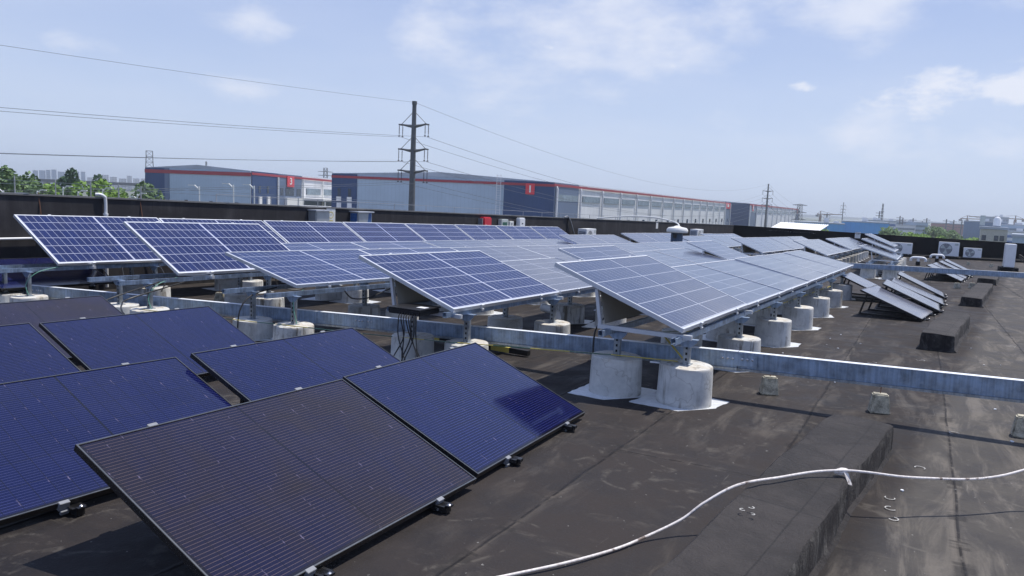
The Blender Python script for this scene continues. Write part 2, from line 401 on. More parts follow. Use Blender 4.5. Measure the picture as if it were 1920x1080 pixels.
def mat_cells(name, L, W, ncol, nrow, gap_c, gap_r, mid, cell, cell2, grid, bus, bus_col, bus_dir, border, rough, spec, coat=0.0, dust=0.06, busw=0.0012, brown=None):
    t = NT(name); u, v, _ = t.sep(t.coord('UV'))
    oi = t.n.new('ShaderNodeObjectInfo'); rnd = oi.outputs['Random']
    half = (L - 2 * border - mid) / 2; pc = half / ncol; pr_ = (W - 2 * border) / nrow
    left = t.math('LESS_THAN', u, L / 2)
    uu = t.math('SUBTRACT', u, border)
    uu = t.math('SUBTRACT', uu, t.math('MULTIPLY', t.math('SUBTRACT', 1, left), half + mid))
    vv = t.math('SUBTRACT', v, border)
    g = t.math('MAXIMUM', line(t, uu, pc, gap_c), line(t, vv, pr_, gap_r))
    md = t.math('LESS_THAN', t.math('ABSOLUTE', t.math('SUBTRACT', u, L / 2)), mid / 2)
    ed = t.math('MAXIMUM', t.math('LESS_THAN', t.math('MINIMUM', u, v), border), t.math('MAXIMUM', t.math('GREATER_THAN', u, L - border), t.math('GREATER_THAN', v, W - border)))
    g = t.math('MAXIMUM', g, t.math('MAXIMUM', md, ed))
    ci = t.math('ADD', t.math('FLOOR', t.math('DIVIDE', uu, pc)), t.math('MULTIPLY', t.math('FLOOR', t.math('DIVIDE', vv, pr_)), 17.3))
    wn_ = t.n.new('ShaderNodeTexWhiteNoise'); wn_.noise_dimensions = '2D'
    cc = t.n.new('ShaderNodeCombineXYZ'); t.l.new(ci, cc.inputs[0]); t.l.new(t.math('ADD', t.math('MULTIPLY', rnd, 50), left), cc.inputs[1])
    t.l.new(cc.outputs[0], wn_.inputs['Vector'])
    grain = t.noise(t.coord('UV'), 60, 2, 0.5)
    f = t.math('ADD', t.math('MULTIPLY', wn_.outputs['Value'], 0.75 if L > 2 else 0.35), t.math('MULTIPLY', grain, 0.25))
    col = t.mix(f, cell, cell2)
    if bus:
        b = line(t, vv if bus_dir == 'u' else uu, pr_ / bus if bus_dir == 'u' else pc / bus, busw, 0.004)
        col = t.mix(b, col, bus_col)
    col = t.mix(g, col, grid)
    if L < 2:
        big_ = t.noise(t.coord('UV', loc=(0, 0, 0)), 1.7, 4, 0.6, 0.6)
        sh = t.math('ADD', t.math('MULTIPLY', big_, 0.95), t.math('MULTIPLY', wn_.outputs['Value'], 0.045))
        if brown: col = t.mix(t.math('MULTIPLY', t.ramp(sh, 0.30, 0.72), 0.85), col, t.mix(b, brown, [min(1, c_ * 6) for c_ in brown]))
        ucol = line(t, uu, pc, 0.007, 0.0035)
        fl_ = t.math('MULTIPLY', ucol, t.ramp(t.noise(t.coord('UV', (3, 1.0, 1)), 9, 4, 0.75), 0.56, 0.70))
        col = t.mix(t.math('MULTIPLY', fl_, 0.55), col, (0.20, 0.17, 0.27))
    if dust:
        d = t.noise(t.coord('UV'), 2.2, 6, 0.65); d2 = t.ramp(v, 0.0, 0.12, 1.0, 0.0)
        df = t.math('MULTIPLY', t.math('ADD', t.ramp(d, 0.35, 0.8), t.math('MULTIPLY', d2, 0.8)), dust)
        col = t.mix(df, col, (0.34, 0.32, 0.30))
        smear = t.ramp(t.noise(t.coord('UV', (6, 1.2, 1)), 3, 5, 0.7), 0.66, 0.72)
        col = t.mix(t.math('MULTIPLY', smear, dust * 1.2), col, (0.4, 0.42, 0.45))
    t.set(Base_Color=col, Roughness=rough, Specular_IOR_Level=spec, IOR=1.5)
    if coat: t.set(Coat_Weight=coat, Coat_Roughness=0.05)
    return t.m
def mat_cladding(name, col, rib=0.9, horizontal=False):
    t = NT(name); v = t.coord('Object'); x, y, z = t.sep(v); k = z if horizontal else x
    w = line(t, k, rib, rib * 0.12)
    n = t.noise(v, 0.15, 4, 0.6)
    c = t.mix(t.ramp(n, 0.3, 0.7), [q * 0.93 for q in col], [min(1, q * 1.05) for q in col])
    c = t.mix(t.math('MULTIPLY', w, 0.22), c, [q * 0.6 for q in col])
    t.set(Base_Color=c, Roughness=0.55, Specular_IOR_Level=0.3); return t.m
def mat_leaf(name, a, b):
    t = NT(name); v = t.world(); n = t.noise(v, 0.6, 3, 0.6); n2 = t.noise(v, 3.0, 2, 0.6)
    f = t.math('ADD', t.math('MULTIPLY', n, 0.6), t.math('MULTIPLY', n2, 0.4))
    t.set(Base_Color=t.mix(t.ramp(f, 0.35, 0.65), a, b), Roughness=0.7, Specular_IOR_Level=0.2); return t.m
def mat_block(name, wall, win, pw=3.0, ph=3.3, fw=0.55, fh=0.45):
    t = NT(name); x, y, z = t.sep(t.coord('Object')); g = t.math('ADD', x, y)
    a = line(t, g, pw, pw * fw, 0.7); b = line(t, z, ph, ph * fh, 0.4)
    t.set(Base_Color=t.mix(t.math('MULTIPLY', a, b), wall, win), Roughness=0.7); return t.m

M = {}
M['roof'] = mat_roof()
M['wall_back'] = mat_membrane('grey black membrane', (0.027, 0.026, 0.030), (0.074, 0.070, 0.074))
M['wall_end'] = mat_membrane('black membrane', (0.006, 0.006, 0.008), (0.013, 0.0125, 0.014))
M['cap'] = plain('parapet cap', (0.16, 0.16, 0.16), 0.8)
M['curb'] = mat_curb()
M['conc'] = mat_concrete()
M['blockc'] = plain('weathered block', (0.40, 0.37, 0.29), 0.9, var=0.62, scale=16, bump=0.6)
M['foil'] = plain('silver flashing', (0.66, 0.68, 0.70), 0.45, 0.3, var=0.14, scale=14, bump=0.5)
M['galv'] = mat_galv()
M['galv_d'] = mat_galv('bracket steel', (0.36, 0.40, 0.44))
M['galv_highlight'] = plain('zinc with painted sun highlight', (0.74, 0.77, 0.80), 0.5, 0.1, var=0.12, scale=5)  # paler than the beam steel: sun highlight on its top painted in
M['alu'] = plain('aluminium frame', (0.60, 0.62, 0.66), 0.42, 0.45, var=0.05)
M['alu_leg'] = plain('aluminium leg', (0.60, 0.62, 0.65), 0.45, 0.5, var=0.08)
M['black'] = plain('black anodised frame', (0.018, 0.018, 0.02), 0.4, 0.2, var=0.2)
M['black_edge'] = plain('dark frame lip', (0.10, 0.11, 0.125), 0.35, 0.6, var=0.1)
M['rubber'] = plain('black cable', (0.012, 0.012, 0.013), 0.5, var=0.2)
M['bolt'] = plain('bolt', (0.6, 0.6, 0.62), 0.3, 0.9)
M['back'] = plain('backsheet', (0.30, 0.29, 0.26), 0.6, var=0.08)
M['backblack'] = plain('black backsheet', (0.02, 0.02, 0.022), 0.6)
M['poly'] = mat_cells('blue cells', 2.384, 1.303, 11, 6, 0.005, 0.009, 0.026, (0.0025, 0.006, 0.052), (0.005, 0.012, 0.078), (0.40, 0.42, 0.52), 9, (0.020, 0.030, 0.11), 'u', 0.016, 0.08, 0.5, dust=0.05)
M['poly2'] = mat_cells('blue cells with painted sky sheen', 2.384, 1.303, 11, 6, 0.0035, 0.008, 0.018, (0.022, 0.032, 0.076), (0.030, 0.042, 0.095), (0.34, 0.36, 0.43), 9, (0.045, 0.055, 0.12), 'u', 0.016, 0.13, 0.5, dust=0.10)  # paler base paints in the grazing sky reflection, besides some dust
mono_kw = dict(L=1.68, W=1.106, ncol=9, nrow=6, gap_c=0.003, gap_r=0.003, mid=0.010, grid=(0.003, 0.003, 0.010), bus=9, bus_dir='u', border=0.014, rough=0.075, spec=0.5, dust=0.012, busw=0.0022)
M['mono'] = mat_cells('dark blue cells', cell=(0.0010, 0.0028, 0.034), cell2=(0.002, 0.005, 0.055), bus_col=(0.045, 0.05, 0.14), **mono_kw)
M['mono_brown_sheen'] = mat_cells('dark cells with painted brown sheen', cell=(0.005, 0.005, 0.026), cell2=(0.010, 0.008, 0.026), bus_col=(0.10, 0.075, 0.08), brown=(0.014, 0.0095, 0.008), **mono_kw)  # warm brown reflection sheen painted into the cell colour
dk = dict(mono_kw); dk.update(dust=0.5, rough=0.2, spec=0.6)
M['mono_sky_sheen'] = mat_cells('dusty cells with painted sky sheen', cell=(0.10, 0.11, 0.16), cell2=(0.11, 0.12, 0.17), bus_col=(0.14, 0.15, 0.20), **dk)  # pale dusty base also paints in sky reflected at a grazing angle
M['white'] = plain('white paint', (0.74, 0.74, 0.71), 0.45, var=0.06)
M['whitep'] = plain('white plastic', (0.78, 0.79, 0.80), 0.35, var=0.05)
M['pvc'] = plain('white pvc pipe', (0.72, 0.73, 0.74), 0.4, var=0.08, scale=6)
M['grille'] = plain('grille grey', (0.20, 0.21, 0.23), 0.5)
M['dark'] = plain('dark cavity', (0.012, 0.012, 0.014), 0.8)
M['cab'] = plain('stainless cabinet', (0.42, 0.44, 0.46), 0.38, 0.5, var=0.1)
M['bluefilm'] = plain('blue film', (0.06, 0.14, 0.34), 0.3, var=0.3)
M['red'] = plain('red paint', (0.62, 0.035, 0.055), 0.35, var=0.06)
M['redstripe'] = plain('red trim', (0.30, 0.03, 0.045), 0.55, var=0.08, scale=0.2)
M['greybox'] = plain('pale grey enclosure', (0.5, 0.54, 0.52), 0.4)
M['green'] = plain('green display', (0.05, 0.13, 0.10), 0.2)
M['yellow'] = plain('faded yellow', (0.55, 0.45, 0.10), 0.6)
M['fblue'] = plain('vent blue grey', (0.05, 0.09, 0.16), 0.45)
M['clad'] = mat_cladding('blue grey cladding', (0.36, 0.45, 0.54))
M['clad_s'] = mat_cladding('pale grey cladding', (0.66, 0.67, 0.69), 1.0)
M['navy'] = mat_cladding('navy cladding', (0.030, 0.062, 0.15), 1.0)
M['navy2'] = mat_cladding('slate cladding', (0.12, 0.16, 0.24), 0.8)
M['roofm'] = plain('metal sheet roof', (0.36, 0.40, 0.46), 0.5, 0.2, scale=0.1)
M['glassw'] = plain('window band', (0.16, 0.21, 0.25), 0.25, var=0.3, scale=0.4)
M['glassd'] = plain('dark glass', (0.03, 0.045, 0.07), 0.15, var=0.4, scale=0.5)
M['steelpole'] = plain('pole steel', (0.11, 0.115, 0.125), 0.6, 0.3, var=0.2, scale=0.8)
M['insul'] = plain('insulator', (0.05, 0.04, 0.06), 0.4)
M['wire'] = plain('wire', (0.10, 0.11, 0.13), 0.5)
M['wirel'] = plain('pale wire', (0.34, 0.35, 0.37), 0.5)
M['land'] = plain('land', (0.10, 0.115, 0.075), 0.95, var=0.4, scale=0.02)
M['asphalt'] = plain('asphalt', (0.055, 0.055, 0.058), 0.9, scale=0.3)
M['yard'] = plain('concrete yard', (0.30, 0.29, 0.28), 0.9, scale=0.1)
M['bark'] = plain('bark', (0.07, 0.05, 0.035), 0.9, var=0.3)
M['leaf1'] = mat_leaf('grey green leaves', (0.075, 0.13, 0.055), (0.16, 0.24, 0.10))
M['leaf2'] = mat_leaf('dark leaves', (0.028, 0.062, 0.038), (0.06, 0.11, 0.055))
M['leaf3'] = mat_leaf('fresh leaves', (0.11, 0.20, 0.03), (0.21, 0.34, 0.07))
M['rust'] = plain('rust', (0.16, 0.075, 0.045), 0.9)
def mat_hose():
    t = NT('white hose'); n = t.noise(t.world(), 7, 5, 0.7); n2 = t.noise(t.world(), 60, 3, 0.6)
    c = t.mix(t.ramp(n2, 0.35, 0.65), (0.58, 0.53, 0.50), (0.74, 0.70, 0.67)); c = t.mix(t.ramp(n, 0.56, 0.64), c, (0.16, 0.12, 0.10))
    t.set(Base_Color=c, Roughness=0.6); return t.m
M['hose'] = mat_hose()
M['tin'] = plain('white corrugated sheet', (0.80, 0.80, 0.80), 0.4, 0.1, var=0.03)
M['pink'] = plain('pink cloth', (0.75, 0.30, 0.34), 0.8)
M['mark'] = plain('paint mark', (0.40, 0.39, 0.37), 0.8, var=0.4, scale=20)

# ------------------------------------------------------------------ solar panels
def frame_mesh(L, W, lip, th, mat):
    mb = MB()
    mb.box(0, L, 0, lip, -th, 0).box(0, L, W - lip, W, -th, 0)
    mb.box(0, lip, lip, W - lip, -th, 0).box(L - lip, L, lip, W - lip, -th, 0)
    return mb.mesh('frame', mat)
def quad_mesh(name, L, W, lip, z, mat):
    me = bpy.data.meshes.new(name)
    vs = [(lip, lip, z), (L - lip, lip, z), (L - lip, W - lip, z), (lip, W - lip, z)]
    me.from_pydata(vs, [], [(0, 1, 2, 3)]); uv = me.uv_layers.new(name='UVMap')
    for i, c in enumerate(vs): uv.data[i].uv = (c[0] - lip, c[1] - lip)
    me.materials.append(mat); return me
PM = {}
def panel_meshes(kind):
    if kind in PM: return PM[kind]
    if kind in ('poly', 'poly2'): L, W, lip, th, fm, bm_ = 2.384, 1.303, 0.020, 0.038, M['alu'], M['back']
    else: L, W, lip, th, fm, bm_ = 1.68, 1.106, 0.010, 0.032, M['black'], M['backblack']
    fr = frame_mesh(L, W, lip, th, fm)
    gl = quad_mesh('glass', L, W, lip, -0.003, M[kind])
    bk = MB().box(lip, L - lip, lip, W - lip, -0.012, -0.008).mesh('backsheet', bm_)
    cm = M['alu_leg'] if kind in ('poly', 'poly2') else M['grille']
    lo = MB().box(-0.025, 0.025, -0.016, 0.008, -0.04, 0.004).box(-0.02, 0.02, -0.03, -0.016, -0.055, -0.035).mesh('clamp', cm, bevel=0.0015)
    hi = MB().box(-0.025, 0.025, W - 0.008, W + 0.014, -0.04, 0.004).mesh('clamp', cm, bevel=0.0015)
    lipm = None
    if kind.startswith('mono'):
        lipm = MB().box(0.001, L - 0.001, 0.0015, 0.0075, 0, 0.0012).box(0.001, L - 0.001, W - 0.0075, W - 0.0015, 0, 0.0012).box(0.0015, 0.0075, 0.0075, W - 0.0075, 0, 0.0012).box(L - 0.0075, L - 0.0015, 0.0075, W - 0.0075, 0, 0.0012).mesh('frame_lip', M['black_edge'])
    PM[kind] = (L, W, fr, gl, bk, lo, hi, lipm); return PM[kind]
jr = random.Random(77)
def add_panel(kind, s, q, z, tilt, label, group, yaw=0.0, slope=GA, absz=True, off=None):
    """corner (s,q) = low edge, near end"""
    L, W, fr, gl, bk, lo, hi, lipm = panel_meshes(kind)
    v = A * s + B * q
    loc = Vector((v.x, v.y, z if absz else rz(s, q) + z))
    t = thing('solar_panel', label, 'solar panel', loc, 0, group)
    rot = Matrix.Rotation(RZ - yaw, 4, 'Z') @ Matrix.Rotation(-math.atan(slope), 4, 'Y') @ Matrix.Rotation(tilt + jr.uniform(-.005, .005), 4, 'X') @ Matrix.Rotation(jr.uniform(-.0025, .0025), 4, 'Y')
    t.rotation_euler = rot.to_euler()
    f_ = link(bpy.data.objects.new('frame', fr), t)
    if lipm: link(bpy.data.objects.new('frame_lip', lipm), f_)
    link(bpy.data.objects.new('glass', gl), t); link(bpy.data.objects.new('backsheet', bk), t)
    for me in (lo, hi):
        for k in (0.22, 0.78):
            c = link(bpy.data.objects.new('clamp', me), t); c.location = (L * k, 0, 0)
    return t, rot, loc

# ballast piers ---------------------------------------------------------------
def drum_mesh(seed):
    rd = random.Random(seed); seg = 56
    zs = [0.0, 0.012, 0.04, 0.12, 0.2, 0.28, 0.34, 0.358, 0.366, 0.371]; rs = [.236, .237, .235, .233, .231, .229, .227, .2262, .2245, .219]
    mb = MB(); ph = [rd.uniform(0, 6.28) for _ in range(4)]
    for i, (r_, z) in enumerate(zip(rs, zs)):
        for k in range(seg):
            a = 2 * math.pi * k / seg
            rr = r_ + .0025 * math.sin(2 * a + ph[0]) + .0015 * math.sin(5 * a + ph[1]) + rd.uniform(-.0007, .0007)
            zz_ = z + (.0015 * math.sin(a + ph[2]) + .001 * math.sin(3 * a + ph[3]) if i > 6 else 0)
            if i in (8, 9) and rd.random() < .07: rr -= rd.uniform(.002, .006); zz_ -= .003
            if i in (0, 1) and rd.random() < .18: rr += rd.uniform(-.006, .004)
            mb.v.append((rr * math.cos(a), rr * math.sin(a), zz_))
    for i in range(len(zs) - 1):
        for k in range(seg):
            k2 = (k + 1) % seg; mb.f.append((i * seg + k, i * seg + k2, (i + 1) * seg + k2, (i + 1) * seg + k))
    mb.f.append(tuple(range(seg))[::-1]); mb.f.append(tuple((len(zs) - 1) * seg + k for k in range(seg)))
    # mould seams
    for a in (0.4, 0.4 + math.pi):
        mb.box(-.0015, .003, -.004, .004, 0.01, .345, Matrix.Rotation(a, 4, 'Z') @ Matrix.Translation((.2325, 0, 0)) @ Matrix.Rotation(-.021, 4, 'Y'))
    return mb.mesh('concrete_drum', M['conc'], True)
drums = [drum_mesh(100 + i) for i in range(6)]
def flashing_mesh(seed):
    rd = random.Random(seed); pts = []
    for (cx_, cy_) in ((-1, -1), (1, -1), (1, 1), (-1, 1)):
        pts.append((cx_ * (0.325 + rd.uniform(-.045, .035)), cy_ * (0.325 + rd.uniform(-.045, .035))))
    full = []
    for i in range(4):
        p, q = pts[i], pts[(i + 1) % 4]
        for k in range(14):
            w = k / 14; j = 0 if k == 0 else rd.uniform(-.008, .008)
            full.append((p[0] + (q[0] - p[0]) * w + j, p[1] + (q[1] - p[1]) * w + j))
    return MB().prism(full, 0.001, 0.006).mesh('flashing_sheet', M['foil'])
flash = [flashing_mesh(i) for i in range(5)]
def post_mesh(h):
    mb = MB(); w, d, t = 0.058, 0.045, 0.005
    mb.box(-d / 2, -d / 2 + t, -w / 2, w / 2, 0, h).box(-d / 2 + t, d / 2, -w / 2, -w / 2 + t, 0, h).box(-d / 2 + t, d / 2, w / 2 - t, w / 2, 0, h)
    nf = len(mb.f); z = 0.03
    while z < h - 0.04:
        mb.box(-0.0245, -0.0228, -0.009, 0.009, z, z + 0.022); z += 0.05
    me = mb.mesh('post', [M['galv_d'], M['dark']])
    for p in me.polygons:
        if all(abs(me.vertices[i].co.y) < .0095 for i in p.vertices): p.material_index = 1
    return me
slot_me = {}
head_me = MB().prism([(-0.09, 0.0), (-0.09, -0.012), (-0.04, -0.062), (0.04, -0.062), (0.09, -0.012), (0.09, 0.0)], -0.004, 0.004, Matrix.Translation((-0.028, 0, 0)) @ Matrix.Rotation(math.pi / 2, 4, 'Z') @ Matrix.Rotation(math.pi / 2, 4, 'X')).box(-0.032, 0.032, -0.09, 0.09, 0.0, 0.006).mesh('bracket_head', M['galv'])
foot_me = MB().box(-0.05, 0.05, -0.045, 0.045, 0.370, 0.376).box(-0.046, -0.030, -0.012, 0.004, 0.376, 0.390).mesh('foot_plate', M['galv_d'])
pier_count = 0
def pier(s, q, top_h, label, group, spin=None, post=True, dz=0.0, head=True):
    """top_h = height of the rail underside over the roof"""
    global pier_count
    pier_count += 1
    t = thing('ballast_pier', label, 'concrete ballast', P(s, q, dz), RZ, group); top_h -= dz
    d = link(bpy.data.objects.new('concrete_drum', drums[(pier_count * 5) % 6]), t); d.rotation_euler = (0, 0, random.uniform(0, 6))
    fl = link(bpy.data.objects.new('flashing_sheet', flash[pier_count % 5]), t); fl.rotation_euler = (0, 0, (random.uniform(-.22, .22) if spin is None else spin)); fl.location = (0, 0, -dz)
    if post:
        h = top_h - 0.376
        key = round(h, 3)
        if key not in slot_me: slot_me[key] = (post_mesh(h),)
        p_ = link(bpy.data.objects.new('post', slot_me[key][0]), t); p_.location = (0, 0, 0.376)
        link(bpy.data.objects.new('foot_plate', foot_me), t)
        if head:
            hd = link(bpy.data.objects.new('bracket_head', head_me), t); hd.location = (0, 0, top_h - 0.006)
    return t
def rail(s0, s1, q, h, label, group, h1=None, ang=0.0):
    """C channel lying along a row; h = underside height"""
    p, e = P(s0, q, h), P(s1, q - ang * (s1 - s0), h if h1 is None else h1)
    d = e - p; Ln = d.length
    mb = MB(); w, ht, t = 0.041, 0.052, 0.003
    mb.box(0, Ln, -w / 2, w / 2, 0, t).box(0, Ln, -w / 2, -w / 2 + t, t, ht).box(0, Ln, w / 2 - t, w / 2, t, ht)
    mb.box(0, Ln, -w / 2 + t, -w / 2 + 0.012, ht - t, ht).box(0, Ln, w / 2 - 0.012, w / 2 - t, ht - t, ht)
    o = mb.obj('mounting_rail', M['galv'])
    o.matrix_world = Matrix.Translation(p) @ d.to_track_quat('X', 'Z').to_matrix().to_4x4()
    return tag(o, label, 'steel rail', group)
def tilt_frame(loc, rot, tilt, kind, label, group, slope=GA, yaw=0.0, plate=True, base_drop=0.055, ext=0.10, black=False, inset=0.045):
    """triangular support under one tilted panel: two base bars, two rear legs, rear plate"""
    L, W = PM[kind][0], PM[kind][1]
    t = thing('tilt_frame', label, 'panel support', loc, 0, group)
    t.rotation_euler = (Matrix.Rotation(RZ - yaw, 4, 'Z') @ Matrix.Rotation(-math.atan(slope), 4, 'Y')).to_euler()
    th = 0.04 if not black else 0.034
    mat = M['alu_leg'] if not black else M['black']
    fr_ = 0.66 if not black else 0.93
    ty, tz = W * math.cos(tilt) * fr_, W * math.sin(tilt) * fr_
    by = ty + ext - (0.14 if not black else 0)
    nx = math.sin(tilt) * th; nz = -math.cos(tilt) * th
    for x in ((inset, L - inset) if not black else (0.25 * L, 0.78 * L)):
        MB().box(x - 0.02, x + 0.02, -0.06, by + 0.02, -base_drop - 0.038, -base_drop).obj('base_bar', mat, t)
        MB().bar((x, by, -base_drop), (x, ty + nx * 1.05, tz + nz * 1.3), 0.034, 0.03).obj('rear_leg', mat, t)
        if black:
            MB().box(x - 0.035, x + 0.035, -0.05, 0.04, -base_drop, -0.036).box(x - 0.02, x + 0.02, -0.075, -0.05, -base_drop + .005, -0.03).obj('hinge_foot', M['black'], t)
            MB().lathe([(0.009, 0), (0.009, 0.01), (0.004, 0.014)], 10, Matrix.Translation((x, -0.062, -0.03))).obj('bolt', M['bolt'], t)
    if plate:
        pz = [(0.07, by - 0.012, -base_drop + 0.003), (L - 0.07, by - 0.012, -base_drop + 0.003), (L - 0.07, ty + nx, tz + nz * 1.5), (0.07, ty + nx, tz + nz * 1.5)]
        vs = [Vector(p) + Vector((0, d, 0)) for d in (-0.02, -0.018) for p in pz]
        MB().add(vs, [(3, 2, 1, 0), (4, 5, 6, 7), (0, 1, 5, 4), (1, 2, 6, 5), (2, 3, 7, 6), (3, 0, 4, 7)]).obj('rear_plate', M['back'], t)
    return t

# ------------------------------------------------------------------ the roof
mb = MB()
s0, s1, q0, q1 = -9.0, 54.0, -16.0, 13.3
vs = []
for (s, q) in ((s0, q0), (s1 + 0.3, q0), (s1 + 0.3, q1), (s0, q1)):
    vs.append((s, q, rz(s, q)))
for (s, q) in ((s0, q0), (s1 + 0.3, q0), (s1 + 0.3, q1), (s0, q1)):
    vs.append((s, q, rz(s, q) - 0.4))
mb.add(vs, [(0, 1, 2, 3), (7, 6, 5, 4), (0, 4, 5, 1), (1, 5, 6, 2), (2, 6, 7, 3), (3, 7, 4, 0)])
roof = mb.obj('roof_deck', M['roof']); roof.rotation_euler = (0, 0, RZ); tag(roof, kind='structure')
mb = MB().box(s0 + 0.1, s1 + 0.2, q0 + 0.1, q1 - 0.1, -13.0, -1.6)
bd = mb.obj('own_building', M['cap']); bd.rotation_euler = (0, 0, RZ)
tag(bd, 'grey building block carrying the flat bitumen roof with the panels', 'building')

def slab(name, p0, p1, h0, h1, th, mat, side=1, label=None, cat=None, capmat=None, caph=0.03):
    """upright slab from p0=(s,q) to p1, thickness to the outside"""
    a, b = P(*p0), P(*p1); d = (b - a); d.z = 0; L = d.length; n = Vector((-d.y, d.x, 0)).normalized() * side
    t = thing(name, label, cat, a, math.atan2(d.y, d.x))
    za, zb = 0, b.z - a.z
    vs = [(0, 0, za), (L, 0, zb), (L, side * th, zb), (0, side * th, za), (0, 0, h0), (L, 0, zb + h1), (L, side * th, zb + h1), (0, side * th, h0)]
    MB().add(vs, [(0, 3, 2, 1), (4, 5, 6, 7), (0, 1, 5, 4), (1, 2, 6, 5), (2, 3, 7, 6), (3, 0, 4, 7)]).obj('wall_face', mat, t)
    c = -0.02 * side
    vs = [(-.02, c, h0), (L + .02, c, zb + h1), (L + .02, side * th - c, zb + h1), (-.02, side * th - c, h0)]
    vs += [(x, y, z + caph) for x, y, z in vs]
    MB().add(vs, [(0, 3, 2, 1), (4, 5, 6, 7), (0, 1, 5, 4), (1, 2, 6, 5), (2, 3, 7, 6), (3, 0, 4, 7)]).obj('wall_cap', capmat or M['cap'], t)
    return t, L
WA, WB = (-9.0, 13.197), (54.0, 11.95)       # back parapet line (s,q)
def coping(t, L, side, h0, h1, n, th):
    for k in range(1, n):
        x = L * k / n; z = h0 + (h1 - h0) * k / n
        MB().box(x - .04, x + .04, -.025 * side if side > 0 else -th - .02, th + .02 if side > 0 else .025, z + .0305, z + .037).obj('coping_joint', M['galv_d'], t)
def wall_q(s): return WA[1] + (WB[1] - WA[1]) * (s - WA[0]) / (WB[0] - WA[0])
w1, w1L = slab('parapet_wall', WA, WB, 1.65, 1.60, 0.22, M['wall_back'], 1, 'long dark grey membrane parapet running behind all the panel rows', 'parapet wall')
coping(w1, w1L, 1, 1.65, 1.60 + rz(*WB) - rz(*WA), 32, 0.22)
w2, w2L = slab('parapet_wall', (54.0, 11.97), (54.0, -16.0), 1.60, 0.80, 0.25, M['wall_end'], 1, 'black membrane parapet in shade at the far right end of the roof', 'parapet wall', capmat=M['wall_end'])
def wtop2(q): return 1.60 + (0.80 - 1.60) * (11.97 - q) / 27.97
# base upstand of the end wall
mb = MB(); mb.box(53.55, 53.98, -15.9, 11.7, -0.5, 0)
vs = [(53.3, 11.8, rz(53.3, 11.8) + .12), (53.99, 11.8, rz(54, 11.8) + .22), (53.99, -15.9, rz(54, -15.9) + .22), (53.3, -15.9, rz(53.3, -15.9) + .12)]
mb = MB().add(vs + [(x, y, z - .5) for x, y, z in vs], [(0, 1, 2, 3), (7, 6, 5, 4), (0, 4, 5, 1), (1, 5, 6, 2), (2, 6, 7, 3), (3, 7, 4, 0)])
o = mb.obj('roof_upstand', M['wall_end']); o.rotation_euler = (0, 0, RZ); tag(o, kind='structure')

# curbs in a line on the right ------------------------------------------------
def qr(s): return 0.07 - 0.100 * (s - 5.8)
def curb(sa, sb, w, h, label):
    t = thing('roof_curb', label, 'roof curb', P(sa, qr(sa) + w / 2), RZ + math.atan(-0.100))
    Ln = (sb - sa) / math.cos(math.atan(0.1)); f = 0.03
    def ring(x0, x1, y0, y1, z): return [(x0, y0, z), (x1, y0, z), (x1, y1, z), (x0, y1, z)]
    # subdivided soft-edged body
    mb = MB(); N = max(4, int(Ln / 0.11)); rd = random.Random(int(sa * 10))
    prof = [(-w / 2 - 0.06, -0.02), (-w / 2 - 0.035, 0.012), (-w / 2 - 0.008, 0.04), (-w / 2 - .004, h * .55), (-w / 2 - .002, h - 0.035), (-w / 2 + 0.004, h - .012), (-w / 2 + 0.018, h - .002), (-w / 2 + .05, h), (-w * .2, h + .003), (0, h + 0.003), (w * .25, h + .001), (w / 2 - 0.02, h - .001), (w / 2 - .004, h - 0.015), (w / 2, h - .05), (w / 2 + 0.006, 0.04), (w / 2 + 0.03, 0.012), (w / 2 + 0.05, -0.02)]
    vs = []
    for i in range(N + 1):
        x = Ln * i / N
        for (y, z) in prof:
            wob = .010 * math.sin(x * 2.3 + sa) + .006 * math.sin(x * 6.1); e_ = min(1, min(i, N - i) / 1.5)
            vs.append((x, y * (0.985 + .015 * e_) + wob * (1 if abs(y) > .1 else 0) + rd.uniform(-.0035, .0035), z * (0.97 + .03 * e_) + GA * x + (rd.uniform(-.003, .003) + .004 * math.sin(x * 3.7 + y * 9) if z > 0.05 else 0)))
    n = len(prof); fs = []
    for i in range(N):
        for k in range(n - 1): fs.append((i * n + k, (i + 1) * n + k, (i + 1) * n + k + 1, i * n + k + 1))
    fs.append(tuple(range(n))); fs.append(tuple(N * n + k for k in range(n))[::-1])
    mb.add(vs, fs); mb.obj('curb_body', M['curb'], t, smooth=True)
    # lap strip on the roof along the foot
    vs = [(-0.1, -w / 2 - 0.30, 0.004), (Ln + 0.1, -w / 2 - 0.30, 0.004 + GA * Ln), (Ln + 0.1, -w / 2 - 0.04, 0.006 + GA * Ln), (-0.1, -w / 2 - 0.04, 0.006)]
    vs += [(x, y, z - 0.02) for x, y, z in vs]
    MB().add(vs, [(0, 1, 2, 3), (7, 6, 5, 4), (0, 4, 5, 1), (1, 5, 6, 2), (2, 6, 7, 3), (3, 7, 4, 0)]).obj('lap_strip', M['curb'], t)
    return t
curb(-3.0, 5.8, 0.42, 0.22, 'long low membrane-wrapped roof curb under the white hose in the foreground')
curb(11.2, 14.7, 0.40, 0.23, 'black-faced low roof curb to the right of the tilted dark panels')
curb(18.7, 25.0, 0.40, 0.20, 'small low roof curb beyond the middle one, before the second steel beam')
curb(27.4, 30.5, 0.50, 0.20, 'farthest small black roof curb just below the second steel beam')

